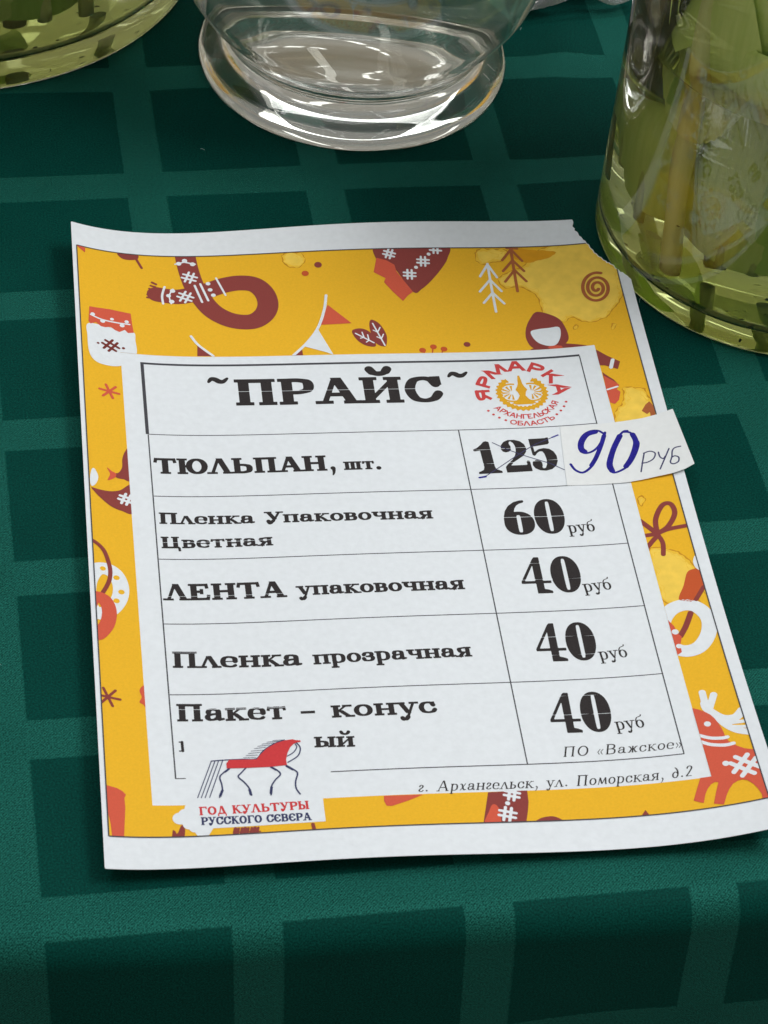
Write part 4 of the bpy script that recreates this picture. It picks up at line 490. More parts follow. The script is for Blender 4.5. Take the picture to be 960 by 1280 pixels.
def build_cloth():
    # rows run along the front edge of the table; past it the cloth turns down and hangs
    us = np.arange(-520, 760.1, 6.0)
    V_EDGE, RAD = 309.0, 11.0
    arc = RAD*math.pi/2
    vs = np.concatenate([np.arange(-640, 296, 6.0), np.arange(296, 345, 1.6), np.arange(346, 640, 6.0)])
    ang, th = -0.03954, 0.0
    U, S = np.meshgrid(us, vs)
    edge = V_EDGE+(-.012)*(U-100)+1.3*np.sin(U/64+.5)+.7*np.sin(U/23+1)                  # the table edge is a touch askew to the weave
    s = S-edge
    Y = np.where(s <= 0, S, 0.0); Z = np.zeros_like(S)
    a = np.clip(s/RAD, 0, math.pi/2)
    hang = np.maximum(0, s-arc)
    Y = np.where(s > 0, edge+RAD*np.sin(a), Y)
    Z = np.where(s > 0, -RAD*(1-np.cos(a))-hang, Z)
    Y += np.minimum(hang*.05, 5)+np.minimum(1, hang/120)*(5*np.sin(U/58+.6)+2.5*np.sin(U/31+2))+1.3*np.sin(U/17+S/45)*np.clip(hang/40, 0, 1)
    # soft creases left from folding and handling, flat under paper and vases
    n = .55*np.sin(U/83+1.1)*np.sin(S/61+.4)+.35*np.sin((U+.4*S)/47)+.25*np.sin((S-.3*U)/33+2)
    def crease(x0, y0, x1, y1, hgt, w):
        dx, dy = x1-x0, y1-y0; q = dx*dx+dy*dy
        t = np.clip(((U-x0)*dx+(S-y0)*dy)/q, 0, 1); d2 = (U-x0-t*dx)**2+(S-y0-t*dy)**2
        return hgt*np.exp(-d2/w/w)*np.sin(np.pi*np.clip(t, .02, .98))
    n += crease(232, 95, 262, 190, 2.2, 7)+crease(226, -150, 192, -95, 3.2, 9)+crease(228, 88, 214, 60, 1.6, 5)+crease(250, 130, 240, 240, 1.2, 10)
    keep = np.ones_like(U)
    for cx, cy, r in ((277, 1, 80), (120, -118, 72), (-51, -208, 120)):
        keep *= np.clip((np.hypot(U-cx, S-cy)-r)/25, 0, 1)
    Z += np.where(s <= 0, (n-.9)*keep*np.clip(-s/40, 0, 1), 0)-.05
    co = np.stack([U, -Y, Z], -1).reshape(-1, 3)/1000
    ny, nx = U.shape
    faces = [(j*nx+i, (j+1)*nx+i, (j+1)*nx+i+1, j*nx+i+1) for j in range(ny-1) for i in range(nx-1)]
    me = bpy.data.meshes.new('tablecloth'); me.from_pydata(co.tolist(), [], faces)
    lay = me.uv_layers.new(name='cloth')
    cu = (U*math.cos(ang)+S*math.sin(ang)).ravel(); cv = (S*math.cos(ang)-U*math.sin(ang)).ravel()
    vi = np.empty(len(me.loops), int); me.loops.foreach_get('vertex_index', vi)
    lay.data.foreach_set('uv', np.stack([cu[vi], cv[vi]], 1).ravel())
    me.polygons.foreach_set('use_smooth', [True]*len(me.polygons)); me.materials.append(cloth_material())
    o = link('tablecloth', me)
    tag(o, 'dark green satin tablecloth with woven checks, folding down over the table edge', 'tablecloth')
build_cloth()

# ================================================================== THE PRICE LIST
sheet = empty('price_list', (0.105, -0.1485, 0))
tag(sheet, 'creased price list with yellow printed border and one torn corner, lying on green cloth', 'price list')
def under(name, me, parent=sheet, label=None):
    o = link(name, me, parent)
    root = parent
    loc = Vector((0, 0, 0))
    while root: loc += root.location; root = root.parent
    o.location = -loc
    if label: o['label'] = label
    return o
tear = np.array(DATA['tear'])
def sheet_outline():
    t = tear
    return [(0, 0)]+[(x, 0) for x in np.arange(10, t[0][0]-3, 10)]+[(t[0][0], 0)]+[tuple(p) for p in t[1:-1]]+[(210, t[-1][1])]+[(210, 297), (0, 297)]
f = Field((-1.003, -1.007, 211, 298), .45); f.poly(sheet_outline())
_q = f.poly_field(sheet_outline(), 999); f.F = _q[1]
me = mesh_from('sheet', [(f.cells(6), 0, PAPER)], weld=True)
o = under('sheet', me)
md = o.modifiers.new('thickness', 'SOLIDIFY'); md.thickness = .00011; md.offset = -1
# yellow printed border
PX0, PX1, PY0, PY1 = 15.5, 190.7, 66.3, 272.8
FX0, FX1, FY0, FY1 = 1.7, 205.8, 12.5, 285.1
def border_field(f):
    X, Y = f.grid()
    fr = np.maximum(np.maximum(FX0-X, X-FX1), np.maximum(FY0-Y, Y-FY1))
    pn = np.maximum(np.maximum(PX0-X, X-PX1), np.maximum(PY0-Y, Y-PY1))
    F = np.maximum(fr, -pn)
    t = list(tear); far = [(t[-1][0]+30, t[-1][1]), (t[-1][0]+30, -30), (t[0][0], -30)]
    q = f.poly_field([tuple(p) for p in t]+far, 999)
    if q:
        Tn = np.full(f.F.shape, 1e3); Tn[q[0]] = q[1]; F = np.maximum(F, .35-Tn)
    return F
f = Field((FX0-.53, FY0-.51, FX1+.6, FY1+.6), .3); f.F = border_field(f)
border = under('yellow_border', mesh_from('yellow_border', [(f.cells(8), .02, MAT['yellow'])]))
# water stains over the yellow
lay = []
for n_, (col, pts) in enumerate(DATA['st']):
    P = catmull(pts, True, 6); k_ = np.arange(len(P)); P = P+.22*np.stack([np.sin(k_*.83+n_)+.6*np.sin(k_*2.1), np.cos(k_*.71)+.6*np.cos(k_*1.7)], 1)
    a = P.min(0)-1; b = P.max(0)+1; f = Field((*a, *b), .15); f.poly(P); q = f.poly_field(P, 99); f.F = q[1]
    bd = border_field(f); S0 = f.F.copy()
    f.F = np.maximum(S0, bd); lay.append((f.cells(8), .034+.006*n_, MAT['rim'] if col == 'pale' else MAT['deep']))
    if col == 'pale':
        X, Y = f.grid(); f.F = np.maximum(S0+.36+.3*np.sin(X*1.7)*np.sin(Y*1.3), bd); lay.append((f.cells(8), .036+.006*n_, MAT['mid']))
        f.F = np.maximum(S0+1.1+.55*np.sin(X*.9+n_)*np.sin(Y*.8)+.25*np.sin(X*2.3)*np.sin(Y*2.9), bd); lay.append((f.cells(8), .038+.006*n_, MAT['pale']))
        f.F = np.maximum(np.abs(S0+1.9+.8*np.sin(X*.6+n_)*np.sin(Y*.7)+.3*np.sin(X*2.1)*np.sin(Y*1.7))-.09, bd); lay.append((f.cells(8), .0395+.006*n_, MAT['mid']))
under('water_stain', mesh_from('water_stain', lay), border)
# printed motifs
for name, label, layers in DATA['m']:
    lay = []
    for k, (col, prims) in enumerate(layers):
        if not prims: continue
        f = Field(bbox(prims), .15); add_prims(f, prims)
        f.clip(border_field(f)); P = f.cells(8)
        if P: lay.append((P, .105+.02*k, MAT[col]))
    if lay: under(name, mesh_from(name, lay), border, label)
# rules of the table and the frame line
def strips(lines):
    P = []
    for x0, y0, x1, y1, w in lines:
        n = max(1, int(math.hypot(x1-x0, y1-y0)/2.5)); L_ = math.hypot(x1-x0, y1-y0)
        nx_, ny_ = -(y1-y0)/L_*w/2, (x1-x0)/L_*w/2
        for i in range(n):
            a, b = i/n, (i+1)/n
            p = (x0+(x1-x0)*a, y0+(y1-y0)*a); q = (x0+(x1-x0)*b, y0+(y1-y0)*b)
            P.append([(p[0]-nx_, p[1]-ny_), (q[0]-nx_, q[1]-ny_), (q[0]+nx_, q[1]+ny_), (p[0]+nx_, p[1]+ny_)])
    return P
VR = [70.92, 107.52, 138.08, 167.9, 197.23, 227.81, 262.22]; UC, UD, UE = 22.9, 133.91, 184.23
rules = [(UC-.5, VR[0], UE+.1, VR[0], 1.0), (UC+.1, VR[0]+.5, UC+.1, VR[1], 1.2), (UC+.35, VR[1]+.16, UC+.35, VR[6]+.16, .45), (UE, VR[0]+.5, UE, VR[6]-.16, .42),
         (UD, VR[1]+.16, UD, VR[6]-.16, .42)]
for v in VR[1:6]: rules.append((UC+.63, v, UE-.22, v, .36))
rules += [(UC+.5, VR[6], 26.4, VR[6], .36), (71.5, VR[6], UE+.2, VR[6], .4)]
under('table_rules', mesh_from('table_rules', [(strips(rules), .03, MAT['grey'])]))
def frame_line():
    L_ = [(FX0, FY0, FX0, FY1, .4), (FX0+.2, FY1, FX1, FY1, .4)]
    t = tear
    ys = np.interp(FY0, t[:, 1], np.arange(len(t))); xt = np.interp(ys, np.arange(len(t)), t[:, 0])
    k = np.interp(FX1, t[:, 0], np.arange(len(t))); yt = np.interp(k, np.arange(len(t)), t[:, 1])
    L_ += [(FX0+.2, FY0, xt-.5, FY0, .4), (FX1, yt+.4, FX1, FY1-.2, .4)]
    return L_
under('frame_line', mesh_from('frame_line', [(strips(frame_line()), .2, MAT['grey'])]))
# lettering
STK = {'ПРАЙС': [(.53, .22)], '125': [(.3, .2), (.74, .22)], '60': [(.5, .25)], '40': None, 'Цветная': [(.5, .16)], 'ЛЕНТА': [(.24, .16)], 'Пакет': [(.68, .18)], 'Пленка': [(.93, .14)], 'ЦВ': []}
q40 = [[(.83, .16), (.38, .2)], [(.64, .2), (.16, .16)], [(.92, .16), (.45, .22)]]
n40 = 0
for s, style, x0, y0, x1, y1, hg in DATA['T']:
    if s in ('упаковочная', 'прозрачная'): hg *= .88
    if s == 'конус': hg *= .9
    if s == 'шт.': hg *= .82
    st_ = STK.get(s, [])
    mat = MAT['black']
    if s == '40': st_ = q40[n40]; n40 += 1
    if style == 'fat': hg = {'125': 16.6}.get(s, 16.9)
    if style == 'slav': mat = MAT['crimson'] if s.startswith('ГОД') else MAT['navy']; s = s.replace('Е', 'Є')
    if style == 'book': hg *= .88
    if style in ('book', 'slant'): mat = MAT['black']
    nm = 'price_figure' if style == 'fat' else 'currency_lettering' if style == 'book' else 'lettering'
    under(nm, mesh_from(nm, [text_mesh(nm, s, style, x0, y0, x1, y1, hg, mat, .15 if style == 'slav' else .055, st_)]))
for t in DATA['tild']:
    f = Field(bbox([['S', t, 1]]), .1)
    Q = catmull(t, False); n_ = len(Q); f.stroke(Q, [.8+1.5*math.sin(math.pi*i/(n_-1))**.7 for i in range(n_)])
    under('tilde_mark', mesh_from('tilde_mark', [(f.cells(), .055, MAT['black'])]))
fr = DATA['frag']; f = Field((fr[0][0]-2, fr[0][1]-2, fr[2][0]+2, fr[2][1]+2), .08)
f.stroke(fr[:2], .5); f.stroke([fr[1], fr[2]], .9); f.stroke(fr[2:4], .5)
under('cut_off_letter', mesh_from('cut_off_letter', [(f.cells(), .055, MAT['black'])]))
# horse emblem
emb = under('horse_emblem', mesh_from('horse_emblem', [(lambda f, pr: (add_prims(f, pr), (f.cells(), .14+.02*k, MAT[col]))[1])(Field(bbox(pr), .09), pr) for k, (col, pr) in enumerate(DATA['horse'])][::1]))
# round fair emblem
lc = np.array((160.0, 88.9))
def arc_text(s, rad, a0, a1, hgt, mat, off, style='sans', inside=False, stretch=1.0):
    st = dict(STYLE[style]); adv = [G[c][0] for c in s]; tot = sum(adv)
    f = Field((lc[0]-rad-hgt*1.6, lc[1]-rad-hgt*1.6, lc[0]+rad+hgt*1.6, lc[1]+rad+hgt*1.6), .09)
    cx = 0
    for ch, a in zip(s, adv):
        am = R(a0+(a1-a0)*(cx+a/2)/tot)
        up = np.array((math.cos(am), -math.sin(am))); rt = np.array((math.sin(am), math.cos(am)))
        if inside: up, rt = -up, -rt
        c0 = lc+np.array((math.cos(am), -math.sin(am)))*rad
        wmm = abs(R(a1-a0))*rad/tot
        put_glyph(f, ch, st, lambda p, c0=c0, a=a: c0+rt*(p[0]-a/2)*wmm*stretch+up*(p[1])*hgt, hgt, 1.0)
        cx += a
    return (f.cells(), off, mat)
STYLE['fine'] = dict(stem=.2, hair=.17, ext=0, th=0, xh=1, shear=0)
lay = [arc_text('ЯРМАРКА', 11.7, 196, -12, 5.4, MAT['rose'], .055, stretch=1.3), arc_text('АРХАНГЕЛЬСКАЯ', 13.9, 213, 335, 2.5, MAT['rose'], .055, 'fine', True, 1.12),
       arc_text('ОБЛАСТЬ', 17.6, 246, 305, 2.5, MAT['rose'], .055, 'fine', True, 1.12)]
f = Field((lc[0]-20, lc[1]-20, lc[0]+20, lc[1]+20), .09)
for a in (213, 222, 231, 240, 311, 320, 329, 338): f.dot(lc+np.array((math.cos(R(a)), -math.sin(R(a))))*16.4, .5)
lay.append((f.cells(), .055, MAT['rose']))
f = Field((lc[0]-11, lc[1]-11, lc[0]+11, lc[1]+11), .09); X, Y = f.grid(); X = X-lc[0]; Y = lc[1]-Y
r_ = np.hypot(X, Y); th_ = np.degrees(np.arctan2(Y, X))
scal = 9.4+.35*np.cos(np.radians(th_*30))
ring = np.maximum(r_-scal, 7.3+.25*np.cos(np.radians(th_*30))-r_)
gap = np.abs(th_-90)-33
ring = np.maximum(ring, -gap*.12)
for sgn in (-1, 1):
    cxw = sgn*3.6; rw = np.hypot(X-cxw, Y-.2); aw = np.degrees(np.arctan2(Y-.2, (X-cxw)*sgn))
    fan = np.maximum(np.maximum(rw-5.0, 4.25-rw), -(X*sgn-2.2)); sect = (np.abs(aw) < 130)
    ring = np.minimum(ring, np.where(sect, fan, 5))
    rays = np.maximum(np.maximum(rw-3.7, 1.0-rw), (np.abs(((aw+15) % 30)-15)-7)*rw*.0175)
    ring = np.minimum(ring, np.where(np.abs(aw) < 112, rays, 5))
f.F = ring
L2 = lambda pts: [(lc[0]+a, lc[1]-b) for a, b in pts]
f.poly(L2([(-.35, 9.2), (.35, 9.2), (.7, 6.5), (.8, 5), (1.3, 3.4), (2.2, 1.6), (1.5, .4), (1.1, -1.5), (2.0, -3.4), (4.4, -5.4), (3.0, -6.2), (-3.0, -6.2), (-4.4, -5.4), (-2.0, -3.4), (-1.1, -1.5), (-1.5, .4), (-2.2, 1.6), (-1.3, 3.4), (-.8, 5), (-.7, 6.5)]))
lay.append((f.cells(), .057, MAT['gold']))
under('fair_emblem', mesh_from('fair_emblem', lay))
# pen lines striking the old price out
under('pen_strike', mesh_from('pen_strike', [(lambda f, pr: (add_prims(f, pr), (f.cells(), .085+.01*k, MAT[col]))[1])(Field(bbox(pr), .09), pr) for k, (col, pr) in enumerate(DATA['strike'])]))

# ================================================================== THE GLUED-ON PRICE SLIP
def on_slip(uv, off):
    uv = np.asarray(uv, float).reshape(-1, 2); p = on_sheet(uv, off)
    t = np.clip((uv[:, 0]-168)/50, 0, 1.2)
    p[:, 2] += (.22+1.7*t*t)/1000
    return p
slip = empty('price_slip', (0.19, -0.12, 0.004))
tag(slip, 'white paper slip with a blue handwritten 90, stuck on the price list', 'paper slip')
P = np.array(DATA['slip']); f = Field((*(P.min(0)-1), *(P.max(0)+1)), .3); q = f.poly_field(P, 99); f.F = q[1]
o = under('slip_sheet', mesh_from('slip_sheet', [(f.cells(5), 0, SLIP)], base=on_slip, weld=True), slip)
md = o.modifiers.new('thickness', 'SOLIDIFY'); md.thickness = .00011; md.offset = -1
for k, (col, pr) in enumerate(DATA['hand']):
    f = Field(bbox(pr), .09); add_prims(f, pr)
    under('handwriting', mesh_from('handwriting', [(f.cells(), .04, MAT[col])], base=on_slip), slip, ['thick blue handwritten 90', 'thin handwritten currency word'][k])

# ================================================================== VASES, WATER, TULIPS, FILM
def glass(name, tint, ior=1.5, rough=0.0):
    m = pmat(name, tint, rough); b = m.node_tree.nodes['Principled BSDF']
    b.inputs['Transmission Weight'].default_value = 1; b.inputs['IOR'].default_value = ior
    return m
def liquid(name, col, dens, scat=0.0, scol=(1, 1, 1)):
    m = glass(name, (1, 1, 1), 1.33); nt = m.node_tree; out = nt.nodes['Material Output']
    v = nt.nodes.new('ShaderNodeVolumeAbsorption'); v.inputs['Color'].default_value = (*col, 1); v.inputs['Density'].default_value = dens
    if scat:
        s = nt.nodes.new('ShaderNodeVolumeScatter'); s.inputs['Color'].default_value = (*scol, 1); s.inputs['Density'].default_value = scat
        s.inputs['Anisotropy'].default_value = .3
        a = nt.nodes.new('ShaderNodeAddShader'); nt.links.new(v.outputs[0], a.inputs[0]); nt.links.new(s.outputs[0], a.inputs[1]); nt.links.new(a.outputs[0], out.inputs['Volume'])
    else: nt.links.new(v.outputs[0], out.inputs['Volume'])
    return m
def lathe(name, prof, m, c, seg=128, wob=0.0, smooth_prof=False):
    """solid of revolution; prof in mm from axis to axis, c = (u, v) in mm"""
    if smooth_prof: prof = [tuple(p) for p in prof]
    V, F = [], []; rings = []
    for r, z in prof:
        if r < 1e-6: rings.append([len(V)]); V.append((0, 0, z/1000))
        else:
            rings.append(list(range(len(V), len(V)+seg)))
            for k in range(seg):
                t = 2*math.pi*k/seg; rr = r*(1+wob*math.sin(3*t+z*.05)+wob*.6*math.sin(7*t+z*.11))
                V.append((rr*math.cos(t)/1000, rr*math.sin(t)/1000, z/1000))
    for a, b in zip(rings, rings[1:]):
        for k in range(seg):
            k2 = (k+1) % seg
            if len(a) == 1 and len(b) > 1: F.append((a[0], b[k2], b[k]))
            elif len(b) == 1 and len(a) > 1: F.append((a[k], a[k2], b[0]))
            elif len(a) > 1: F.append((a[k], a[k2], b[k2], b[k]))
    me = bpy.data.meshes.new(name); me.from_pydata(V, [], F); me.materials.append(m)
    bm = bmesh.new(); bm.from_mesh(me); bmesh.ops.recalc_face_normals(bm, faces=bm.faces); bm.to_mesh(me); bm.free()
    me.polygons.foreach_set('use_smooth', [True]*len(me.polygons))
    o = link(name, me); o.location = (c[0]/1000, -c[1]/1000, 0)
    return o
def spline_prof(pts, n=6): return [tuple(p) for p in catmull(pts, False, n)]
GLASS = glass('vase_glass', (0.975, 0.965, 0.935), 1.5, 0.015)
JAR = glass('jar_glass', (0.985, 1.0, 0.97), 1.5)

# footed clear vase
cC = (120.5, -118.2)
outer = [(0, 3.0), (40, 2.6), (54, 1.2), (58, .2), (61, .2), (63.4, 1.6), (64.2, 4.5), (63.4, 7.5), (60.5, 10.2), (57, 12.2)]+spline_prof([(54.5, 14.5), (53.6, 17.5), (55.5, 21.5), (60, 27), (66, 34.5), (72, 45), (76.5, 60), (78.5, 80), (77.5, 105), (72, 135), (64, 165), (60, 190), (62, 215), (66, 232)])
inner = [(64.5, 232.8), (63, 231)]+spline_prof([(59.5, 215), (57.5, 190), (61.5, 165), (69.5, 135), (75, 105), (76, 80), (74, 60), (69.4, 45.5), (63, 36), (55, 29), (44, 24.5), (28, 22), (0, 21.2)])
o = lathe('vase', outer+inner, GLASS, cC, 160)
tag(o, 'clear rounded glass vase on a thick round foot, holding only water', 'vase')
wat = [(0, 150), (66.15, 150)]+[(r+.12 if r > 1 else 0, z-.1) for r, z in inner if z < 149]
o = lathe('vase_water', wat, liquid('clear_water', (.93, .96, .90), 3.0, 0.4, (.97, .96, .92)), cC, 160)
tag(o, 'clear water filling the rounded footed vase', 'water')

# straight glass jar with tulips, right
cR = (277.0, 1.2)
o = lathe('jar', [(0, 2.2), (60, 2.0), (66, .6), (69.5, 0), (71.6, .5), (72.7, 2.2), (72.75, 6), (72.7, 60), (72.7, 182), (72.1, 183.4), (70.9, 183.4), (70.2, 182), (70.1, 60), (70.0, 14), (69.2, 10.6), (67, 9), (60, 8.4), (0, 8)], JAR, cR, 160, .0012)
tag(o, 'tall straight glass jar of tulip stems in greenish water, at the right edge', 'jar')
o = lathe('jar_water', [(0, 99), (68.6, 99), (69.8, 99.5), (70.2, 100.3), (70.22, 60), (70.15, 14), (69.35, 10.5), (67.1, 8.85), (60, 8.25), (0, 7.85)], liquid('green_water', (.95, .985, .06), 10, 5, (.99, .995, .4)), cR, 160, .0012)
tag(o, 'murky yellow green water in the straight tulip jar', 'water')

# wide bowl of tulips, left
cL = (-51.3, -208.0)
o = lathe('bowl', [(0, 2.5), (90, 2.2), (104, .8), (108.5, 0), (111.6, .6), (113.2, 2.6), (113.4, 6), (113.2, 60), (113.2, 240), (112.2, 241.5), (110.8, 241.5), (109.9, 240), (109.8, 60), (109.6, 19), (108.2, 14.2), (104, 11.2), (92, 10.2), (0, 9.6)], JAR, cL, 192, .0012)
tag(o, 'wide glass vase with yellowish water and stems, cut off by the top left corner', 'vase')
o = lathe('bowl_water', [(0, 150), (109.95, 150), (109.93, 60), (109.75, 19), (108.35, 14.1), (104.1, 11.05), (92, 10.05), (0, 9.45)], liquid('yellow_water', (.94, .96, .30), 9, 6, (.985, .985, .7)), cL, 192, .0012)
tag(o, 'yellowish water in the wide vase at the top left corner', 'water')

# tulips standing in the water
def tint(name, a, b, sc, rough=.42, sub=.0):
    m = pmat(name, a, rough); nt = m.node_tree; N, L = nt.nodes, nt.links; bs = N['Principled BSDF']
    co = N.new('ShaderNodeTexCoord'); mp = N.new('ShaderNodeMapping'); mp.inputs['Scale'].default_value = (9, 9, .5)
    t = N.new('ShaderNodeTexNoise'); t.inputs['Scale'].default_value = sc; t.inputs['Detail'].default_value = 4
    mx = N.new('ShaderNodeMix'); mx.data_type = 'RGBA'; mx.inputs['A'].default_value = (*a, 1); mx.inputs['B'].default_value = (*b, 1)
    r = N.new('ShaderNodeMapRange'); r.inputs['From Min'].default_value = .3; r.inputs['From Max'].default_value = .7
    L.new(co.outputs['Object'], mp.inputs[0]); L.new(mp.outputs[0], t.inputs['Vector']); L.new(t.outputs['Fac'], r.inputs['Value']); L.new(r.outputs[0], mx.inputs['Factor']); L.new(mx.outputs['Result'], bs.inputs['Base Color'])
    if 'leaf' in name or 'stem' in name:
        tl = N.new('ShaderNodeBsdfTranslucent'); ms = N.new('ShaderNodeMixShader'); ms.inputs[0].default_value = .1
        L.new(mx.outputs['Result'], tl.inputs[0]); L.new(bs.outputs[0], ms.inputs[1]); L.new(tl.outputs[0], ms.inputs[2]); L.new(ms.outputs[0], N['Material Output'].inputs['Surface'])
    bs.inputs['Subsurface Weight'].default_value = sub; bs.inputs['Subsurface Radius'].default_value = (.004, .006, .001); bs.inputs['Subsurface Scale'].default_value = .6
    return m
STEM = tint('tulip_stem', (.64, .70, .24), (.50, .58, .16), 30)
PALE = tint('pale_stem', (.90, .91, .42), (.80, .83, .30), 24)
BROWN = tint('wilted_stem', (.42, .30, .12), (.52, .46, .2), 40)
LEAF = tint('tulip_leaf', (.58, .80, .18), (.46, .70, .12), 48)
LEAFP = tint('pale_leaf', (.80, .92, .30), (.68, .84, .22), 48)
GREYL = tint('grey_leaf', (.70, .84, .34), (.58, .74, .24), 26)
CUT = mottle(pmat('cut_end', (.78, .76, .50), .5), 300, .15)
def tube(name, pts, r0, r1, m, parent, seg=14, cap=None):
    P = catmull(np.array(pts, float), False, 8); n = len(P); V, F, mi = [], [], []
    for i in range(n):
        t = Vector(P[min(i+1, n-1)]-P[max(i-1, 0)]).normalized(); a = t.orthogonal().normalized(); b = t.cross(a)
        r = r0+(r1-r0)*i/(n-1)
        r *= 1+.05*math.sin(i*1.3)
        for k in range(seg):
            q = 2*math.pi*k/seg; V.append(Vector(P[i])+(a*math.cos(q)+b*math.sin(q))*r)
    for i in range(n-1):
        for k in range(seg):
            k2 = (k+1) % seg; F.append((i*seg+k, i*seg+k2, (i+1)*seg+k2, (i+1)*seg+k)); mi.append(0)
    F.append(tuple(range(seg-1, -1, -1))); mi.append(1); F.append(tuple(range((n-1)*seg, n*seg))); mi.append(0)
    me = bpy.data.meshes.new(name); me.from_pydata([tuple(v/1000) for v in V], [], F)
    me.materials.append(m); me.materials.append(cap or CUT); me.polygons.foreach_set('material_index', mi)
    me.polygons.foreach_set('use_smooth', [x == 0 for x in mi]); me.update()
    return link(name, me, parent)
def leaf(name, pts, width, fold, m, parent, facing=(0, 1, 0)):
    """long folded blade along pts; facing = direction its inner side looks"""
    P = catmull(np.array(pts, float), False, 8); n = len(P); V, F = [], []; K = 8
    fc = Vector(facing).normalized()
    for i in range(n):
        t = Vector(P[min(i+1, n-1)]-P[max(i-1, 0)]).normalized(); s = t.cross(fc).normalized(); nrm = s.cross(t).normalized()
        u = i/(n-1); w = width*(math.sin(math.pi*min(1, .16+u*.84))**.65)*(1 if u < .97 else .4)
        for k in range(K+1):
            x = k/K*2-1
            V.append(Vector(P[i])+s*(x*w/2)+nrm*(fold*w*(x*x)*.5)+nrm*(.6*math.sin(i*.7+x*3)))
    for i in range(n-1):
        for k in range(K): F.append((i*(K+1)+k, i*(K+1)+k+1, (i+1)*(K+1)+k+1, (i+1)*(K+1)+k))
    me = bpy.data.meshes.new(name); me.from_pydata([tuple(v/1000) for v in V], [], F); me.materials.append(m)
    me.polygons.foreach_set('use_smooth', [True]*len(F)); me.update()
    return link(name, me, parent)
def tulip(c, ang, r, z0, lean, label, group, stem=STEM, r0=4.2, leaves=(), top=215, head=None):
    a = R(ang); bx, by = r*math.cos(a), r*math.sin(a)
    root = empty('tulip', ((c[0]+bx)/1000, -(c[1]+by)/1000, z0/1000))
    tag(root, label, 'tulip', group)
    lx, ly = lean
    P = [(0, 0, 0), (lx*.3, -ly*.3, (top-z0)*.33), (lx*.7, -ly*.7, (top-z0)*.7), (lx, -ly, top-z0)]
    tube('stem', P, r0, r0*.85, stem, root)
    for (h, out, dz, w, fa, m) in leaves:
        q = R(fa); dx, dy = math.cos(q), -math.sin(q)
        b = np.array((lx*h/(top-z0), -ly*h/(top-z0), h))
        leaf('leaf', [b+np.array((dx*2, dy*2, 0)), b+np.array((dx*out*.55, dy*out*.55, dz*.45)), b+np.array((dx*out, dy*out, dz))], w, .5, m, root, (-dx, -dy, .4))
    if head is not None:
        hb = np.array((lx, -ly, top-z0))
        for k in range(6):
            q = k*math.pi/3+ang; ro = 15 if k % 2 else 13
            ca, sa = math.cos(q), math.sin(q)
            leaf('petal', [hb+np.array((ca*3, sa*3, -3)), hb+np.array((ca*ro, sa*ro, 14)), hb+np.array((ca*ro*.9, sa*ro*.9, 32)), hb+np.array((ca*5, sa*5, 50))], 30, .35, PETAL[head], root, (-ca, -sa, .1))
    return root
PETAL = [tint('red_petal', (.55, .04, .05), (.68, .09, .05), 20), tint('yellow_petal', (.80, .55, .05), (.85, .65, .12), 20), tint('pink_petal', (.75, .25, .35), (.85, .45, .5), 20)]
gR = 'tulips standing in the straight jar'
tulip(cR, 146, 60, 15, (-14, -14), 'tulip with the pale yellow cut stem nearest the front of the straight jar', None, PALE, 4.2, [(90, 16, 100, 26, 300, LEAFP)])
tulip(cR, 166, 58, 24, (-2, -14), 'tulip whose leaf presses on the left wall of the straight jar', None, STEM, 2.6, [(6, 7, 120, 34, 150, LEAFP), (50, 8, 120, 30, 200, LEAF)])
tulip(cR, 97, 44, 20, (16, 2), 'tulip with a bright green leaf at the front of the straight jar', None, STEM, 2.6, [(10, 20, 120, 50, 100, LEAF), (40, 10, 120, 34, 140, LEAF)])
for k, (an, r, z, ln, lv) in enumerate([(200, 56, 16, (-4, -6), [(30, 8, 150, 36, 190, GREYL)]), (148, 30, 10, (-6, 10), [(20, 22, 150, 38, 130, LEAF), (70, 18, 120, 36, 180, GREYL)]),
        (110, 24, 14, (14, 6), [(36, 24, 150, 40, 110, LEAFP)]), (70, 46, 18, (8, 4), [(20, 16, 150, 40, 80, GREYL)]), (215, 34, 12, (0, -8), [(30, 20, 150, 42, 170, LEAF)]), (250, 48, 16, (4, -10), [(20, 14, 150, 40, 230, LEAF)]),
        (20, 40, 14, (10, 0), [(20, 18, 150, 40, 30, LEAF)]), (320, 44, 14, (8, -8), [(20, 18, 150, 40, 300, LEAF)])]):
    tulip(cR, an, r, z, (ln[0]*3, ln[1]*3), 'one of the tulips crowded behind the front stems in the straight jar', gR, STEM if k % 3 else BROWN, 2.5, lv, 200+9*(k % 4))
for k, (an, r, z, ln, st_, lv) in enumerate([(68, 78, 14, (-4, -6), BROWN, []), (78, 92, 12, (6, -4), PALE, [(20, 8, 150, 34, 90, LEAFP)]), (50, 88, 14, (-10, -10), PALE, [(20, 10, 150, 44, 60, LEAF)]), (92, 84, 13, (4, -12), PALE, [(26, 8, 150, 40, 100, LEAFP)]),
        (35, 70, 12, (-6, 6), PALE, [(26, 20, 150, 46, 20, LEAFP)]), (75, 50, 12, (0, 0), PALE, [(20, 20, 150, 46, 70, LEAF)]), (110, 70, 12, (0, 0), PALE, [(20, 20, 150, 46, 90, LEAF)]), (60, 30, 12, (0, 0), PALE, [(20, 20, 150, 46, 60, LEAF)])]):
    lab = ['tulip with a brown wilted stem in the wide corner vase', 'tulip with a whitish cut stem in the wide corner vase'][k] if k < 2 else 'one of the tulips in the wide corner vase'
    tulip(cL, an, r, z, ln, lab, None if k < 2 else 'tulips standing in the wide vase', st_, 4.5 if k < 2 else 3.2, lv, 260+13*(k % 5), k % 3)
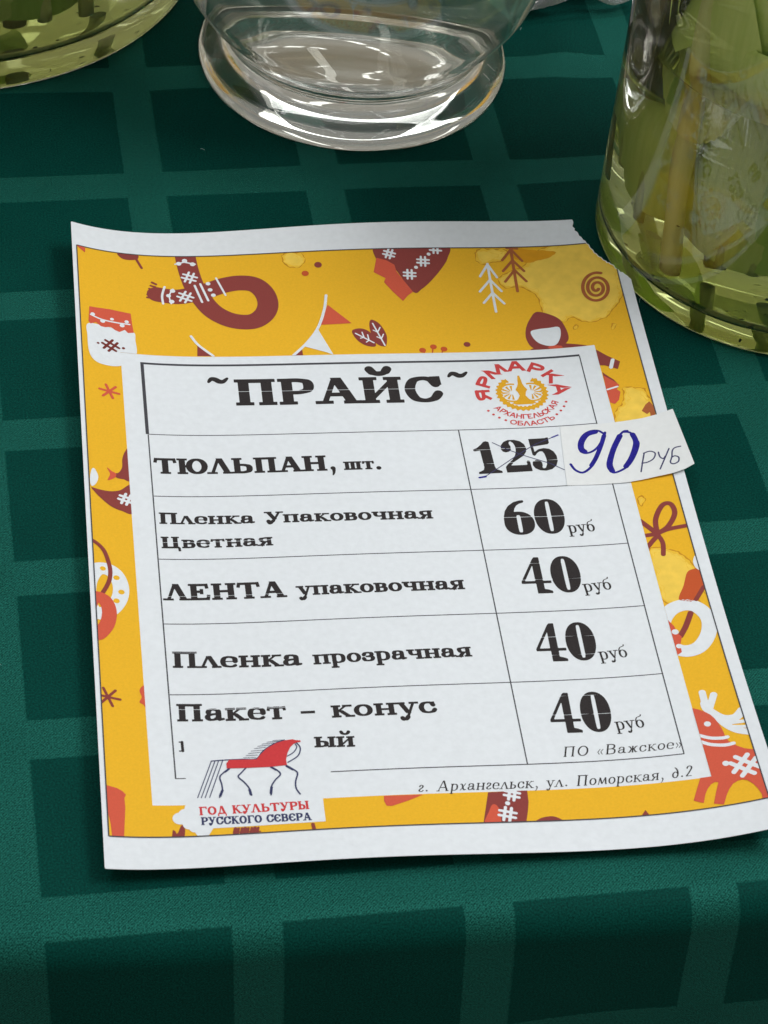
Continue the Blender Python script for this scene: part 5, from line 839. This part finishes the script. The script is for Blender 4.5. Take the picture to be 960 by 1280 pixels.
for an, z, ln, w, m_, lab in ((186, 34, (-6, -4), 40, LEAFP, 'tulip with a broad pale leaf flat on the left wall of the straight jar'), (150, 60, (-8, 2), 34, LEAF, 'tulip with a fresh green leaf rising along the left wall of the straight jar'),
        (176, 44, (-3, 0), 58, LEAFP, 'tulip with the broadest pale leaf, curled along the upper left wall of the straight jar'), (172, 70, (-3, 0), 86, LEAFP, 'tulip with a short broad leaf above the water, left side of straight jar'), (204, 60, (-2, -4), 52, LEAF, 'tulip with a green leaf at the far left wall of the straight jar'),
        (112, 62, (2, 4), 38, LEAFP, 'tulip with a wide pale leaf against the front wall of the straight jar'), (130, 24, (-4, 2), 60, LEAFP, 'tulip with a large pale leaf standing inside the front left wall of the straight jar'), (118, 26, (0, 4), 50, LEAF, 'tulip with a dark green leaf low against the front wall of the straight jar'), (84, 40, (6, 4), 46, LEAF, 'tulip with a wide green leaf at the front right of the straight jar')):
    tulip(cR, an, 56 if an > 170 else 52, z, ln, lab, None, STEM, 2.4, [(2, 13, 95, w, an+6, m_), (40, 12, 105, w*.9, an-16, LEAFP)], 200)
for an, z, w, m_, lab in ((47, 22, 60, LEAFP, 'tulip with a pale leaf near the right side of the wide corner vase'), (62, 18, 66, LEAF, 'tulip with a green leaf at the front right of the wide corner vase'),
        (79, 20, 60, LEAFP, 'tulip with a pale leaf at the front of the wide corner vase'), (97, 24, 60, LEAF, 'tulip with a green leaf at the front left of the wide corner vase')):
    tulip(cL, an, 88, z, (-3, -3), lab, None, PALE, 3.0, [(2, 16, 110, w, an, m_)], 250)
# bits of leaf and dirt on the floor of the water
def specks(name, c, rad, zlo, zhi, n, label, seed):
    rg = random.Random(seed); V, F = [], []
    for _ in range(n):
        a = rg.uniform(0, 6.283); r = rad*math.sqrt(rg.random()); z = zlo+(zhi-zlo)*rg.random()**3
        if rg.random() < .4: r = rad*rg.uniform(.94, .995)
        s = rg.choice((.25, .35, .5, .8, 1.3)); p = Vector((r*math.cos(a), r*math.sin(a), z)); b = len(V)
        q = rg.uniform(0, 6.28); k = 5
        for i in range(k):
            t = q+6.283*i/k; V.append((p+Vector((math.cos(t)*s*rg.uniform(.6, 1.5), math.sin(t)*s*rg.uniform(.4, 1), rg.uniform(-.2, .2))))/1000)
        F.append(tuple(range(b, b+k)))
    me = bpy.data.meshes.new(name); me.from_pydata([tuple(v) for v in V], [], F); me.materials.append(pmat('dirt', (.03, .028, .012), .8))
    o = link(name, me); o.location = (c[0]/1000, -c[1]/1000, 0)
    tag(o, label, 'sediment', kind='stuff')
specks('sediment', cR, 68, 8.9, 40, 260, 'dark specks of dirt settled in the straight jar', 3)
specks('sediment', cL, 104, 11.5, 30, 200, 'dark bits of leaf settled in the wide corner vase', 5)

# clear wrapping film lying at the back between the vase and the jar
def film():
    us = np.arange(150, 252, 2.5); vs = np.arange(-330, -143, 2.5); U, V = np.meshgrid(us, vs)
    E = -145-.24*(U-200)+1.2*np.sin(U/9)+.8*np.sin(U/4.1)              # front edge
    Vv = np.minimum(V, E)+0*U
    d = E-Vv
    z = 1.5+1.4*np.sin(U/13+V/17)+1.1*np.sin(U/6.2-V/9)+.7*np.sin(U/3.7+V/5.1+1)+9*np.exp(-((d-5)/6)**2)*(1+.25*np.sin(U/11))
    z = np.maximum(z, .4)
    co = np.stack([U, -Vv, z], -1).reshape(-1, 3)/1000; ny, nx = U.shape
    F = [(j*nx+i, (j+1)*nx+i, (j+1)*nx+i+1, j*nx+i+1) for j in range(ny-1) for i in range(nx-1) if V[j, i] < E[j, i]+.01]
    me = bpy.data.meshes.new('wrapping_film'); me.from_pydata(co.tolist(), [], F)
    m = bpy.data.materials.new('clear_film'); m.use_nodes = True; nt = m.node_tree; N, L = nt.nodes, nt.links
    for n_ in list(N): N.remove(n_)
    out = N.new('ShaderNodeOutputMaterial'); tr = N.new('ShaderNodeBsdfTransparent'); gl = N.new('ShaderNodeBsdfGlossy'); gl.inputs['Roughness'].default_value = .08
    tr.inputs[0].default_value = (.92, .93, .93, 1)
    fz = N.new('ShaderNodeFresnel'); fz.inputs[0].default_value = 1.7; mx = N.new('ShaderNodeMixShader')
    fm = N.new('ShaderNodeMath'); fm.operation = 'MULTIPLY_ADD'; fm.inputs[1].default_value = 1.4; fm.inputs[2].default_value = .06; L.new(fz.outputs[0], fm.inputs[0]); L.new(fm.outputs[0], mx.inputs[0]); df = N.new('ShaderNodeBsdfDiffuse'); df.inputs[0].default_value = (.8, .82, .84, 1); m2 = N.new('ShaderNodeMixShader'); m2.inputs[0].default_value = .16; L.new(tr.outputs[0], m2.inputs[1]); L.new(df.outputs[0], m2.inputs[2]); L.new(m2.outputs[0], mx.inputs[1]); L.new(gl.outputs[0], mx.inputs[2]); L.new(mx.outputs[0], out.inputs[0])
    me.materials.append(m); me.polygons.foreach_set('use_smooth', [True]*len(F))
    o = link('wrapping_film', me); tag(o, 'crumpled clear wrapping film lying behind the vase and jar', 'plastic film')
film()

# bits of lint on the cloth
rg = random.Random(8)
for k, (x, y, ln, an) in enumerate([(54, -58, 1.6, .4), (214, 38, 2.6, 1.9), (247, 128, 3.0, 1.75), (-30, 210, 1.2, .3), (196, -140, 1.4, 2.0)]):
    pts = [(x+math.cos(an)*ln*(i/4-.5)+rg.uniform(-.15, .15), -(y+math.sin(an)*ln*(i/4-.5)+rg.uniform(-.15, .15)), .9+.25*math.sin(i*1.3)) for i in range(5)]
    o = tube('lint', pts, .11, .07, pmat('lint_fibre', (.3, .42, .4), .8), None, 6)
    tag(o, 'tiny pale bit of lint on the dark green cloth', 'lint', 'bits of lint on the cloth')
